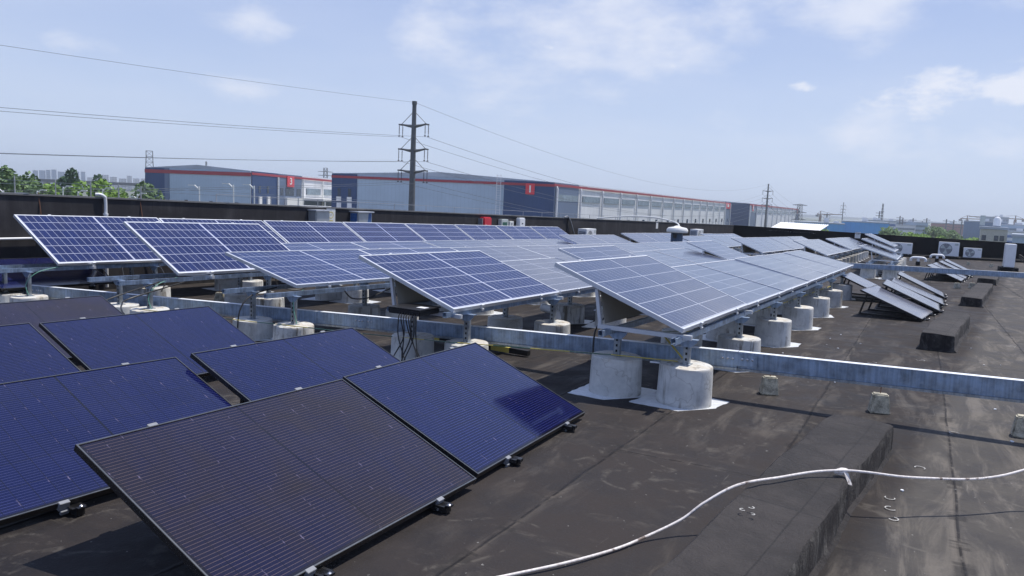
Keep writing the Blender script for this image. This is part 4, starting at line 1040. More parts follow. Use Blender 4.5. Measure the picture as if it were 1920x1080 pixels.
MB().box(-.10, .10, -.0065, -.0045, .30, .335).obj('lettering', M['grille'], t)
t = notice('small white square notice on the black end parapet', 0, 1.05, 0.34, 0.40, 2, 3.86)
MB().box(-.10, .02, -.0065, -.0045, .22, .25).box(.03, .10, -.0065, -.0045, .24, .30).obj('lettering', M['grille'], t)
t = thing('inverter', 'red wall-mounted inverter with rounded corners on the back parapet', 'inverter', on_wall(20.62, 1.16, .13), wrot)
MB().box(-.24, .24, -.10, .10, 0, .40).obj('casing', M['red'], t, bevel=0.035, smooth=True)
MB().box(-.30, -.245, -.06, .10, .02, .36).obj('heat_sink', M['grille'], t)
t = thing('meter_box', 'pale box with a dark green window on the back parapet', 'meter box', on_wall(21.82, 1.22, .08), wrot)
MB().box(-.23, .23, -.07, .07, 0, .29).obj('casing', M['greybox'], t, bevel=0.012)
MB().box(-.15, .15, -.076, -.071, .05, .19).obj('window', M['green'], t)
t = thing('switch_box', 'small cream box on the back parapet next to the white inverter', 'switch box', on_wall(22.36, 1.25, .06), wrot)
MB().box(-.13, .13, -.05, .05, 0, .20).obj('casing', M['white'], t, bevel=0.01)
MB().box(-.03, .03, -.056, -.051, .07, .14).obj('switch', M['grille'], t)
t = thing('inverter', 'white wall-mounted inverter with a small dark mark on the back parapet', 'inverter', on_wall(22.98, 1.20, .10), wrot)
MB().box(-.21, .21, -.08, .08, 0, .38).obj('casing', M['whitep'], t, bevel=0.03, smooth=True)
MB().box(-.04, .04, -.083, -.0805, .16, .20).obj('mark', M['black'], t)
# pipes on the back parapet
x0 = 8.05
t = thing('downpipe', 'white plastic pipe bent over the top of the back parapet on the left', 'pipe', on_wall(x0, 0.0, .05), wrot)
cable('pipe_run', [(0, 0, .05), (0, 0, .6), (0, 0, 1.2), (0, 0, 1.60), (-.03, .0, 1.68), (-.09, .02, 1.71), (-.15, .05, 1.71)], 0.027, M['pvc'], parent=t, seg=12)
MB().lathe([(.042, -.02), (.042, .02)], 14, Matrix.Translation((0, 0, 1.36))).obj('collar', M['pvc'], t, smooth=True)
t = thing('pipe', 'horizontal white plastic pipe low on the back parapet at the left edge', 'pipe', on_wall(6.3, 0.93, .05), wrot)
MB().tube([(-2.5, 0, 0), (1.4, 0, 0)], 0.021, 12).obj('pipe_run', M['pvc'], t, smooth=True)
MB().tube([(-.10, 0, 0), (.0, 0, 0)], 0.036, 12).obj('collar', M['pvc'], t, smooth=True)
for i, (s_, ds, nm) in enumerate(((6.95, .12, 'first'), (8.75, .35, 'third'))):
    cable('cord', [on_wall(s_, 1.70, -.02), on_wall(s_ + .01, 1.4, .02), on_wall(s_ + ds * .2, 1.0, .05), on_wall(s_ + ds, .60, .12)], 0.008, M['rust'], ['brown cord hanging straight down the back parapet at the left', 'brown cord slanting down the back parapet right of the white pipe'][i], 'cord')
cable('conduit', [on_wall(26.6, 1.66, .02), on_wall(26.85, 1.70, .04), on_wall(27.05, 1.55, .06), on_wall(27.3, 1.2, .08), on_wall(27.5, .85, .12)], 0.03, M['grille'], 'dark conduit bending from the parapet top down to the outdoor unit', 'conduit')
cable('conduit', [on_wall(26.9, 1.60, .02), on_wall(26.9, 1.2, .03), on_wall(26.9, .8, .03), on_wall(26.9, .4, .03)], 0.018, M['rubber'], 'straight black conduit running down the back parapet beside the outdoor unit', 'conduit')
# mushroom ventilator
t = thing('roof_ventilator', 'white mushroom-capped roof ventilator on a blue-grey duct', 'ventilator', P(27.2, 8.08), RZ)
MB().lathe([(.22, 0), (.22, 1.32)], 28).obj('duct', M['fblue'], t, smooth=True)
MB().lathe([(.385, 1.24), (.40, 1.27), (.395, 1.35), (.34, 1.42), (.15, 1.45), (.07, 1.49), (.03, 1.50)], 32).obj('cap', M['white'], t, smooth=True)
MB().box(-.30, -.225, -.06, .06, 1.05, 1.20).obj('control_box', M['black'], t)
cable('flex_hose', [P(27.5, 8.1, 1.49), P(27.9, 8.4, 1.62), P(28.6, 9.4, 1.78), P(29.2, 10.8, 1.80), P(29.6, wq(29.6) - .1, 1.68)], 0.028, M['white'], 'cream flexible hose arching from the ventilator cap to the parapet top', 'hose')
# twin-elbow vents
for i, (s_, q_, lb) in enumerate(((40.1, 0.15, 'white twin-elbow vent partly hidden by the far stack of panels'), (46.8, -0.72, 'white twin-elbow vent standing free before the end parapet'))):
    t = thing('elbow_vent', lb, 'vent pipe', P(s_, q_), RZ - math.pi / 2, 'twin-elbow vents'); t.scale = (.74, .74, .74)
    MB().lathe([(.13, 0), (.13, .26)], 16).obj('riser', M['dark'], t, smooth=True)
    cable('elbow', [(-.42, 0, .28), (-.42, 0, .38), (-.34, 0, .47), (-.2, 0, .50), (.2, 0, .50), (.34, 0, .47), (.42, 0, .38), (.42, 0, .28)], 0.085, M['whitep'], parent=t, seg=12)
    MB().lathe([(.085, .26), (.085, .5)], 14).obj('neck', M['whitep'], t, smooth=True)
# corrugated white canopy behind the end parapet
pa = [P(54.0, 9.73, 1.36), P(54.0, 6.44, 1.28)]
t = thing('canopy', 'bright white corrugated sheet canopy over the black end parapet', 'canopy', pa[0])
d1 = pa[1] - pa[0]; d2 = (P(57.2, 9.3, 1.98) - pa[0]); d3 = P(57.2, 6.0, 1.90) - pa[0]
N = 96; mbx = MB(); vs = []
for i in range(N + 1):
    u = i / N; z = 0.018 * math.sin(u * math.pi * 2 * 24)
    a0 = d1 * u + Vector((0, 0, z)); b0 = d2.lerp(d3, u) + Vector((0, 0, z)); vs += [a0, b0, b0 - Vector((0, 0, .004)), a0 - Vector((0, 0, .004))]
fs = []
for i in range(N):
    for k in range(4): fs.append((i * 4 + k, (i + 1) * 4 + k, (i + 1) * 4 + (k + 1) % 4, i * 4 + (k + 1) % 4))
fs += [(0, 1, 2, 3), (N * 4 + 3, N * 4 + 2, N * 4 + 1, N * 4)]
mbx.add(vs, fs).obj('corrugated_sheet', M['tin'], t, smooth=True)
for u in (0.08, 0.5, 0.95):
    p = d1 * u + Vector((0, 0, -.03)); e = d2.lerp(d3, u) + Vector((0, 0, -.03)); MB().bar(p, e, .05).obj('rafter', M['galv_d'], t)
    MB().bar(e, e + Vector((0, 0, -2.2)), .06).obj('post', M['galv_d'], t)

# railing strip on the parapet tops
def strip(label, p, e, n, h=0.16):
    t = thing('lightning_strip', label, 'lightning strip', p)
    d = e - p
    pts = []
    for k in range(n + 1):
        b = d * (k / n); MB().bar(b, b + Vector((0, 0, h)), 0.016).obj('support', M['wirel'], t)
    MB().bar(Vector((0, 0, h)), d + Vector((0, 0, h)), 0.016, 0.012).obj('strip', M['wirel'], t)
    return t
strip('thin metal lightning strip on short stubs along the back parapet top', P(10.5, wq(10.5) + .1, 1.67), P(53.8, wq(53.8) + .1, 1.63), 30)

# ================================================================== surroundings
GZ = -13.0
def ground(name, x0, x1, y0, y1, z, mat):
    o = MB().add([(x0, y0, z), (x1, y0, z), (x1, y1, z), (x0, y1, z)], [(0, 1, 2, 3)]).obj(name, mat); return tag(o, kind='structure')
ground('land', -5000, 5000, -2500, 7000, GZ, M['land'])
ground('yard', -130, 60, 110, 175, GZ + 0.02, M['yard'])
ground('road', -400, 200, 92, 104, GZ + 0.024, M['asphalt'])

def text_mesh(body, size, mat, name, parent, Mx, ext=0.02):
    cu = bpy.data.curves.new('txt', 'FONT'); cu.body = body; cu.size = size; cu.extrude = ext; cu.align_x = 'CENTER'; cu.align_y = 'CENTER'
    cu.offset = size * 0.012
    o = bpy.data.objects.new('txt', cu); scene.collection.objects.link(o)
    dg = bpy.context.evaluated_depsgraph_get(); me = bpy.data.meshes.new_from_object(o.evaluated_get(dg))
    bpy.data.objects.remove(o); bpy.data.curves.remove(cu)
    me.materials.clear(); me.materials.append(mat)
    r = link(bpy.data.objects.new(name, me), parent); r.matrix_local = Mx; return r
FX = Matrix.Rotation(math.pi / 2, 4, 'X')
def facade_part(name, mat, parent, x0, x1, z0, z1, y=-0.15, th=0.15, bevel=0):
    return MB().box(x0, x1, y, y + th - 0.004, z0, z1).obj(name, mat, parent)
def warehouse(label, Ap, Bp, Cp, ze, apex, spec):
    """gable wall from Ap to Bp, long side from Bp to Cp; eaves height ze"""
    Ap, Bp, Cp = Vector((*Ap, 0)), Vector((*Bp, 0)), Vector((*Cp, 0)); Dp = Ap + (Cp - Bp)
    t = thing('warehouse', label, 'warehouse', (Bp.x, Bp.y, GZ))
    h = ze - GZ; c = [p - Bp for p in (Ap, Bp, Cp, Dp)]
    w = (c[0] - c[1]); midf = (c[0] + c[1]) / 2; midb = (c[2] + c[3]) / 2
    vs = [p for p in c] + [p + Vector((0, 0, h)) for p in c]
    body = MB().add(vs, [(3, 2, 1, 0), (0, 1, 5, 4), (1, 2, 6, 5), (2, 3, 7, 6), (3, 0, 4, 7), (4, 5, 6, 7)]).obj('wall', M['clad_s'], t)
    z0, z1 = Vector((0, 0, h + .02)), Vector((0, 0, h + apex))
    MB().add([c[0] + z0, c[1] + z0, c[2] + z0, c[3] + z0, midf + z1, midb + z1], [(0, 1, 4), (2, 3, 5), (1, 2, 5, 4), (3, 0, 4, 5), (3, 2, 1, 0)]).obj('roof', M['roofm'], t)
    # gable frame: local x from A to B
    d = c[1] - c[0]; g = bpy.data.objects.new('gable_front', None); Lg = d.length
    gm = Matrix.Translation(c[0]) @ Matrix.Rotation(math.atan2(d.y, d.x), 4, 'Z')
    d2 = c[2] - c[1]; Ls = d2.length; sm = Matrix.Translation(c[1]) @ Matrix.Rotation(math.atan2(d2.y, d2.x), 4, 'Z')
    spec(t, gm, Lg, sm, Ls, h); return t
def put(mb, name, mat, par, Mx):
    o = mb.obj(name, mat, par); o.matrix_local = Mx; return o
def spec1(t, gm, Lg, sm, Ls, h):
    cl = Lg * 0.118; cr = Lg * 0.785
    put(MB().box(0, cl, -.25, -.01, 0, h - .02), 'corner_panel', M['navy'], t, gm)
    put(MB().box(cl + .02, cr, -.12, -.01, 0, h - .02), 'end_cladding', M['clad'], t, gm)
    put(MB().box(cr + .02, Lg + .26, -.25, -.01, 0, h - .02), 'corner_panel', M['navy'], t, gm)
    put(MB().box(-.05, Lg + .3, -.34, -.255, h - 1.0, h - .45), 'red_stripe', M['redstripe'], t, gm)
    # number sign
    sx = Lg * 0.90
    sg = put(MB().box(sx - 1.0, sx + 1.0, -.50, -.345, h - 2.9, h - .5), 'number_sign', M['red'], t, gm)
    text_mesh('1', 2.2, M['white'], 'numeral', sg, Matrix.Translation((sx, -.53, h - 1.78)) @ Matrix.Scale(1.25, 4, (1, 0, 0)) @ FX)
    for k, x in enumerate((cl * .30, cl * .72)):
        w = put(MB().box(x - .35, x + .35, -.30, -.255, h - 5.2, h - 3.4), 'window', M['glassd'], t, gm)
        put(MB().box(x - .55, x + .55, -.55, -.26, h - 6.3, h - 5.3), 'wall_vent', M['white'], t, gm)
        put(MB().box(x - .55, x + .55, -.32, -.256, h - 8.2, h - 6.6), 'white_panel', M['clad_s'], t, gm)
        put(MB().box(x - .6, x + .6, -.55, -.26, h - 10.6, h - 9.9), 'wall_vent', M['white'], t, gm)
    for k in range(6):
        x = cl + (cr - cl) * (0.10 + k * 0.175) if k < 5 else Lg * 0.86
        put(MB().box(x - .42, x + .42, -.5, -.26 if k == 5 else -.13, h - 9.5, h - 8.0), 'wall_lamp', M['dark'], t, gm)
    # access ladder
    lx = cr - 1.6; lad = MB()
    for x in (lx, lx + .9): lad.bar((x, -.7, h - 9.6), (x, -.7, h + 1.2), .10)
    z = h - 9.5
    while z < h + 1.2: lad.bar((lx, -.7, z), (lx + .9, -.7, z), .06); z += .55
    put(lad, 'ladder', M['clad_s'], t, gm)
    # long side
    bays = 15; bw = Ls / bays
    put(MB().box(0.3, bw * .95, -.2, -.01, 0, h - .02), 'slate_bay', M['navy2'], t, sm)
    put(MB().box(Ls - bw * .95, Ls - .1, -.2, -.01, 0, h - .02), 'slate_bay', M['navy2'], t, sm)
    put(MB().box(-.2, Ls, -.34, -.21, h - .85, h - .3), 'red_stripe', M['redstripe'], t, sm)
    for k in range(bays + 1):
        x = k * bw if k else 1.2
        put(MB().tube([(x, -.5, 0), (x, -.5, h - 1.4), (x, -.3, h - .9)], .28, 6), 'downpipe', M['clad_s'], t, sm)
        if k < bays:
            put(MB().box(k * bw + bw * .14, k * bw + bw * .93, -.26, -.205 if k in (0, bays - 1) else -.02, h - 4.1, h - 2.6), 'window_band', M['glassw'], t, sm)
            put(MB().box(k * bw + bw * .55, k * bw + bw * .63, -.4, -.02, h - 10.2, h - 8.6), 'side_door' if k % 3 else 'wall_lamp', M['glassd'], t, sm)
    sg = put(MB().box(Ls - bw * .95, Ls - .3, -.42, -.345, h - 3.4, h - .3), 'logo_sign', M['red'], t, sm)
    put(MB().prism([(-3.2, -.5), (-1.6, .9), (-.4, .3), (.2, .9), (2.8, .2), (2.8, -.6), (.4, -.9)], 0, .05, Matrix.Translation((Ls - bw * .48, -.43, h - 1.8)) @ FX), 'emblem', M['white'], sg, Matrix.Identity(4))
warehouse('long grey warehouse with a red number 1 sign on its navy corner', (-42.83, 173), (8.2, 166), (115.0, 400), 6.3, 1.25, spec1)
def spec2(t, gm, Lg, sm, Ls, h):
    put(MB().box(0, Lg, -.2, -.01, 0, h - .02), 'end_cladding', M['navy'], t, gm)
    bays = 11; bw = Ls / bays
    put(MB().box(0.2, bw, -.2, -.01, 0, h - .02), 'slate_bay', M['navy2'], t, sm)
    put(MB().box(Ls - bw * .8, Ls, -.2, -.01, 0, h - .02), 'corner_panel', M['navy'], t, sm)
    put(MB().box(-.2, Ls, -.34, -.21, h - 1.0, h - .2), 'red_stripe', M['redstripe'], t, sm)
    for k in range(bays + 1):
        put(MB().tube([(k * bw, -.5, 0), (k * bw, -.5, h - 1)], .32, 6), 'downpipe', M['clad_s'], t, sm)
        if k < bays: put(MB().box(k * bw + bw * .12, k * bw + bw * .92, -.30, -.205, h - 4.8, h - 2.9), 'window_band', M['glassw'], t, sm)
    for x in (bw * .45, Ls - bw * .4):
        sg = put(MB().box(x - 2.4, x + 2.4, -.5, -.345, h - 4.0, h - .6), 'red_sign', M['red'], t, sm)
        put(MB().box(x - 1.0, x + 1.0, -.55, -.505, h - 3.4, h - 1.0), 'emblem', M['white'], sg, Matrix.Identity(4))
warehouse('farther warehouse continuing the line towards the second power pole', (80, 420), (129.0, 411), (243.0, 640), 6.3, 1.2, spec2)
def spec3(t, gm, Lg, sm, Ls, h):
    cl = Lg * .24
    put(MB().box(0, cl * .82, -.25, -.01, 0, h - .02), 'corner_panel', M['navy'], t, gm)
    put(MB().box(cl * .82 + .02, cl, -.3, -.01, 0, h - .02), 'slate_bay', M['navy2'], t, gm)
    put(MB().box(cl + .02, Lg * 1.0, -.12, -.01, 0, h - .02), 'end_cladding', M['clad'], t, gm)
    put(MB().box(-.05, Lg + .3, -.34, -.305, h - 1.35, h - .45), 'red_stripe', M['redstripe'], t, gm)
    for k in range(3):
        x = cl + (Lg - cl) * (.22 + k * .31)
        put(MB().box(x - .42, x + .42, -.45, -.13, h - 9.6, h - 8.0), 'wall_lamp', M['dark'], t, gm)
    # side: navy entrance, sign bay, then the pale loading bays
    put(MB().box(0.2, 16, -.25, -.01, 0, h - .02), 'corner_panel', M['navy'], t, sm)
    put(MB().box(16.1, 33, -.25, -.01, 0, h - .02), 'slate_bay', M['navy2'], t, sm)
    put(MB().box(-.1, Ls, -.34, -.255, h - .95, h - .35), 'red_stripe', M['redstripe'], t, sm)
    for x in (4.5, 9.5):
        put(MB().box(x - .6, x + .6, -.32, -.256, h - 5.4, h - 3.6), 'window', M['glassd'], t, sm)
        put(MB().box(x - .8, x + .8, -.6, -.256, h - 9.2, h - 6.2), 'wall_vent', M['white'], t, sm)
    sg = put(MB().box(21.6, 26.6, -.55, -.345, h - 3.4, h - .4), 'number_sign', M['red'], t, sm)
    text_mesh('3', 2.6, M['white'], 'numeral', sg, Matrix.Translation((24.1, -.58, h - 1.9)) @ Matrix.Scale(1.5, 4, (1, 0, 0)) @ FX)
    for (xa, xb) in ((17.5, 19.5), (21, 27), (29, 32)):
        put(MB().box(xa, xb, -.32, -.256, h - 5.8, h - 3.8), 'window', M['glassd'], t, sm)
        put(MB().box(xa, xb, -.32, -.256, h - 12, h - 9.6), 'window', M['glassd'], t, sm)
    for (xa, xb) in ((20.5, 28), (29, 32)): put(MB().box(xa, xb, -1.0, -.256, h - 9.0, h - 6.4), 'white_panel', M['white'], t, sm)
    for x in (15.5, 33.5, 50, 66, 82, 110): put(MB().tube([(x, -.5, 0), (x, -.5, h - 1)], .26, 6), 'downpipe', M['white'], t, sm)
    for (xa, xb) in ((37, 48.5), (52, 64.5), (68, 80), (84, 108)): put(MB().box(xa, xb, -.30, -.02, h - 5.4, h - 3.5), 'window_band', M['glassw'], t, sm)
    put(MB().box(33.8, Ls - 1, -6.5, -.02, h - 7.0, h - 6.4), 'dock_canopy', M['white'], t, sm)
    put(MB().box(34, Ls - 1, -.22, -.02, 0, h - 7.1), 'dock_wall', M['navy2'], t, sm)
    for x in (36, 52, 68, 84): put(MB().tube([(x, -6.2, 0), (x, -6.2, h - 7.1)], .2, 6), 'canopy_post', M['white'], t, sm)
    for x in (42, 58, 75): put(MB().box(x - 4, x + 4, -.35, -.23, 0, h - 9.0), 'dock_door', M['dark'], t, sm)
warehouse('left warehouse with a red number 3 sign and a loading canopy', (-98.6, 198), (-66.0, 185), (-52.0, 340), 6.3, 1.1, spec3)

# cargo trailer at dock
t = thing('trailer', 'pale cargo trailer parked at the loading canopy', 'trailer', (-50.5, 196, GZ), R(8))
MB().box(-6, 6, -1.3, 1.3, 6.0, 11.2).obj('cargo_box', M['white'], t, bevel=.1)
MB().box(-6, 5.2, -1.1, 1.1, 5.2, 5.95).obj('chassis', M['red'], t)
MB().box(-8.5, -6.2, -1.25, 1.25, 5.5, 9.0).obj('cab', M['white'], t, bevel=.2)
o = MB().box(-16, 40, -9, 9, 0, 5.0).obj('loading_ramp', M['yard']); o.location = (-52, 196, GZ + .03); tag(o, 'raised concrete loading ramp beside the left warehouse', 'ramp')

# ------------------------------------------------------------------ power poles and lines
ARM = Vector((0.87, -0.49, 0))
def pole_mesh_set(H, r0, r1, arms, aw, ins, topz):
    parts = {}
    parts['shaft'] = MB().lathe([(r0, 0), (r0 * .97, 6.0), (r0 * 1.18, 6.01), (r0 * 1.18, 6.3), (r0 * .93, 6.31), (r1 * 1.02, H - .5), (r1 * 1.25, H - .49), (r1 * 1.25, H)], 14).mesh('shaft', M['steelpole'], True)
    am = []
    for z in arms:
        a = MB()
        for sg in (-1, 1):
            pts = [(sg * .2, -.18, z - .45), (sg * aw * .45, -.14, z - .1), (sg * aw, -.08, z + .12)]
            a.tube([Vector((sg * .15, 0, z - .15)), Vector((sg * aw * .5, 0, z - .02)), Vector((sg * aw, 0, z + .18))], .26, 6, .10)
            a.tube([Vector((sg * aw * .95, 0, z + .2)), Vector((sg * .2, 0, z + 1.9))], .045, 5)
            a.box(sg * aw - .12, sg * aw + .12, -.45, .45, z + .02, z + .22)
        am.append(a.mesh('cross_arm', M['steelpole']))
    parts['arms'] = am
    i_ = MB()
    for y in (-.4, .4):
        i_.tube([(0, y, 0), (0, y, -ins)], .035, 6)
        for k in range(8): i_.lathe([(.085, 0), (.085, .05)], 8, Matrix.Translation((0, y, -.25 - k * (ins - .45) / 8)))
        i_.box(-.08, .08, y - .12, y + .12, -ins - .12, -ins + .02)
    parts['ins'] = i_.mesh('insulator_string', M['insul'])
    parts['arm_z'] = arms; parts['aw'] = aw; parts['ilen'] = ins
    return parts
TOPZ = 15.51; HP = TOPZ - GZ
arm_h = [12.05 - GZ, 8.5 - GZ, 5.4 - GZ]
pset = pole_mesh_set(HP, .62, .30, arm_h, 2.35, 1.55, TOPZ)
def power_pole(label, xy, sc=1.0, lod=0):
    t = thing('power_pole', label, 'power pole', (xy[0], xy[1], GZ), math.atan2(ARM.y, ARM.x), 'tubular steel power poles')
    t.scale = (1, 1, 1)
    link(bpy.data.objects.new('shaft', pset['shaft']), t)
    for i, am in enumerate(pset['arms']):
        a = link(bpy.data.objects.new('cross_arm', am), t)
        for sg in (-1, 1):
            s_ = link(bpy.data.objects.new('insulator_string', pset['ins']), a); s_.location = (sg * pset['aw'], 0, arm_h[i] + .05)
    return t
poles = [Vector((-154.0, -140.0, 0)), Vector((-15.4, 110.0, 0)), Vector((121.3, 360.0, 0)), Vector((329.7, 750.0, 0)), Vector((520.0, 1105.0, 0))]
plabels = ['', 'nearest tubular power pole rising in front of the long warehouse', 'second power pole standing beyond the end parapet', 'third power pole in the line, right of the far warehouse', '']
for i in (1, 2, 3): power_pole(plabels[i], poles[i])
def catenary(p, q, sag, n=28):
    return [p.lerp(q, k / n) - Vector((0, 0, 4 * sag * (k / n) * (1 - k / n))) for k in range(n + 1)]
span_names = ['left of the nearest pole', 'between the first and second pole', 'between the second and third pole', 'beyond the third pole']
wire_specs = [('earth wire from the pole tops', 0.0, HP - .15)]
for i, z in enumerate(arm_h):
    for sg, sd in ((-1, 'left'), (1, 'right')):
        wire_specs.append(('%s conductor of the %s side' % (['upper', 'middle', 'lower'][i], sd), sg * pset['aw'], z - pset['ilen'] - .1))
for k in range(4):
    for (nm, off, z) in wire_specs:
        p = poles[k] + ARM * off + Vector((0, 0, GZ + z)); q = poles[k + 1] + ARM * off + Vector((0, 0, GZ + z))
        Ln = (q - p).length; sag = {0: 5.0, 1: 7.5, 2: 13.0, 3: 12.0}[k] * (1 if off else .95)
        r_ = (.020, .026, .036, .045)[k] * (1 if off else .8)
        o = MB().tube(catenary(p, q, sag, 40), r_, 5).obj('power_line', M['wire']); tag(o, nm + ', span ' + span_names[k], 'power line', 'high voltage lines')
# lattice towers / masts
def lattice(label, x, y, ztop, w0, w1, arms=(), aw=0, name='lattice_tower', th=.22):
    t = thing(name, label, 'lattice tower', (x, y, GZ), R(25)); H_ = ztop - GZ; mb = MB()
    n = 9
    def c(k, j):
        w = w0 + (w1 - w0) * min(1, k / n * 1.1); a = [(-1, -1), (1, -1), (1, 1), (-1, 1)][j % 4]; return Vector((a[0] * w / 2, a[1] * w / 2, H_ * k / n))
    for j in range(4):
        for k in range(n):
            mb.bar(c(k, j), c(k + 1, j), th); mb.bar(c(k, j), c(k + 1, j + 1), th * .6); mb.bar(c(k + 1, j), c(k + 1, j + 1), th * .6)
    mb.obj('lattice_body', M['steelpole'], t)
    for z in arms:
        a = MB()
        for sg in (-1, 1):
            a.bar((0, 0, H_ - z + .8), (sg * aw, 0, H_ - z), th * .8); a.bar((0, 0, H_ - z), (sg * aw, 0, H_ - z), th)
        a.obj('cross_arm', M['steelpole'], t)
    return t
lattice('lattice pylon rising behind the left warehouse', -345, 700, 33.4, 9, 5.5, th=.45)
lattice('distant pylon with forked top behind the second warehouse gap', -308, 1200, 41.5, 8, 5, (6, 12), 12, th=.8)
lattice('tiny distant mast over the left warehouse roof ridge', -500, 1200, 43.2, 7, 1.5, th=.8)
lattice('pale lattice pylon just right of the far warehouse', 190.7, 500, 8.0, 4, 2.2, (0.3, 5.2, 10), 6.5, th=.28)
lattice('tall thin lattice mast beside the fourth pole on the right', 320.1, 650, 14.0, 2.2, 0.7, (7,), 2.2, th=.26)
mini = [(293.3, 7.0, 'dark pole left of the thin mast'), (310.2, 3.9, 'slim pole, taller of the close pair'), (312.6, 2.2, 'slim pole, shorter of the close pair'), (320.9, 2.6, 'slim pole with three arms right of the close pair'), (331.9, 3.1, 'slim pole over the tree gap'), (328.6, 0.4, 'short pole just left of the slim pole over the tree gap'), (347.8, 3.0, 'double-armed pole before the grey hall'), (353.8, 2.6, 'second pole before the grey hall'), (360.3, 2.7, 'faint pole nearest the office tower'), (251.3, 3.4, 'small pole over the blue sheds')]
mp_me = {}
for (x, z, lb) in mini:
    t = thing('distant_pole', lb, 'power pole', (x, 600, GZ), R(-30), 'distant power poles'); H_ = z - GZ
    MB().lathe([(.62, 0), (.42, H_)], 8).obj('shaft', M['steelpole'], t)
    for k in range(3): MB().box(-2.6, 2.6, -.2, .2, H_ - 1.7 - k * 2.2, H_ - 1.3 - k * 2.2).obj('cross_arm', M['steelpole'], t)
def crane(label, x, y, ztop, jib, back):
    t = thing('tower_crane', label, 'tower crane', (x, y, GZ), 0); H_ = ztop - GZ
    MB().box(-1.1, 1.1, -1.1, 1.1, 0, H_ - 5).obj('mast', M['rust'], t)
    MB().bar((0, 0, H_ - 4), (jib, 0, H_ - 3.4), 1.0).bar((0, 0, H_ - 4), (back, 0, H_ - 4), 1.2).obj('jib', M['rust'], t)
    MB().bar((0, 0, H_ - 5), (0, 0, H_), .8).bar((0, 0, H_), (jib * .6, 0, H_ - 3.2), .3).bar((0, 0, H_), (back, 0, H_ - 3.6), .3).obj('tower_head', M['rust'], t)
    MB().box(back - 1.5, back + 1.5, -1, 1, H_ - 7, H_ - 4.7).obj('counterweight', M['steelpole'], t)
crane('orange tower crane over the blue sheds', 369.0, 900, 6.8, 26, -4)
crane('tower crane left of the office tower', 546.4, 900, 9.2, 32, -8)
crane('tower crane at the far right of the skyline', 604.5, 900, 11.6, -56, 10)

# ------------------------------------------------------------------ distant buildings
mb_b = {}
def bmat(k, wall, win, **kw):
    if k not in mb_b: mb_b[k] = mat_block(k, wall, win, **kw)
    return mb_b[k]
def building(label, x0, x1, y, z1, mat, depth=40, rot=R(-12), roofbits=0, bands=0, bandmat=None):
    rot = -math.atan2((x0 + x1) / 2, y) * 0.95; ca = math.cos(rot)
    t = thing('building', label, 'building', ((x0 + x1) / 2, y, GZ), rot); w = (x1 - x0) / 2 * ca; h = z1 - GZ
    MB().box(-w, w, 0, depth, 0, h).obj('wall', mat, t)
    MB().box(-w - .3, w + .3, -.3, depth + .3, h + .02, h + .7).obj('roof', M['roofm'], t)
    rd = random.Random(int(x0))
    for k in range(roofbits):
        x = rd.uniform(-w * .8, w * .8); MB().box(x - w * .1, x + w * .1, depth * .2, depth * .5, h + .72, h + rd.uniform(1.6, 3.4)).obj('roof_house', M['clad_s'], t)
    for k in range(bands):
        z = h - 2.6 - k * 3.4; MB().box(-w + .5, w - .5, -.25, -.01, z - .8, z + .8).obj('window_band', bandmat or M['glassw'], t)
    return t
cb = mat_cladding('bright blue sheds', (0.07, 0.33, 0.66), 2.5); cbd = mat_cladding('grey blue glass hall', (0.12, 0.19, 0.30), 2.0)
building('long bright blue shed beside the far warehouse', 158, 186, 420, -3.0, cb, 30, 0, 2)
building('second bright blue shed behind the third pole', 189, 216, 430, -1.5, cb, 30, 0, 1)
building('blue grey glass-clad hall next to the blue sheds', 236, 252, 520, -2.2, cbd, 30, 0, 1)
building('narrow cream office block between the grey halls', 233, 241, 500, -1.8, M['white'], 20, 0, 0, 2)
building('blue-banded office block right of the cream one', 262, 287, 560, -.8, M['clad_s'], 30, 0, 2, 3, M['bluefilm'])
building('pale office block behind the slim poles', 300, 333, 600, -1.0, M['clad'], 30, 0, 2, 2)
building('low pale hall left of the double-armed pole', 296, 318, 590, -3.6, M['clad_s'], 30, 0, 1, 1)
building('long brick-red hall on the right skyline', 392, 424, 700, -1.2, plain('brick red hall', (0.30, 0.14, 0.13), 0.8), 40, 0, 1)
building('big dark grey hall below the office tower', 302, 330, 500, 1.8, cbd, 40, 0, 2)
building('pale blue low hall before the grey one', 285, 322, 450, -3.4, M['clad_s'], 30, 0, 1, 2, M['bluefilm'])
building('wide grey works building on the far right', 297, 345, 455, .6, M['clad'], 40, 0, 4, 1)
building('tall pale office tower on the right skyline', 500, 530, 800, 7.6, bmat('tower grid', (0.30, 0.34, 0.42), (0.14, 0.18, 0.26), pw=3.0, ph=3.6), 30, 0, 2)
t = building('cream house with two window groups behind the end parapet', 125.5, 132.6, 200, -.1, plain('cream render', (0.46, 0.44, 0.38), 0.8), 12, R(-6), 0)
for x in (-2.2, .6, 1.9): MB().box(x - .5, x + .5, -.12, -.01, 9.9, 11.3).obj('window', M['glassd'], t)
for x in (-2.2, .6, 1.9): MB().box(x - .5, x + .5, -.12, -.01, 6.2, 7.6).obj('window', M['glassd'], t)
MB().lathe([(.9, 13.9), (.95, 15.6), (.6, 16.2), (.1, 16.4)], 16, Matrix.Translation((.6, 6, 0))).obj('water_tank', M['whitep'], t, smooth=True)
MB().box(-3.4, -2.2, 5, 6, 13.9, 16.6).obj('chimney', M['greybox'], t)
building('pale blue shed at the right edge behind the end parapet', 127.4, 150, 190, -1.7, M['clad'], 20, 0, 0)
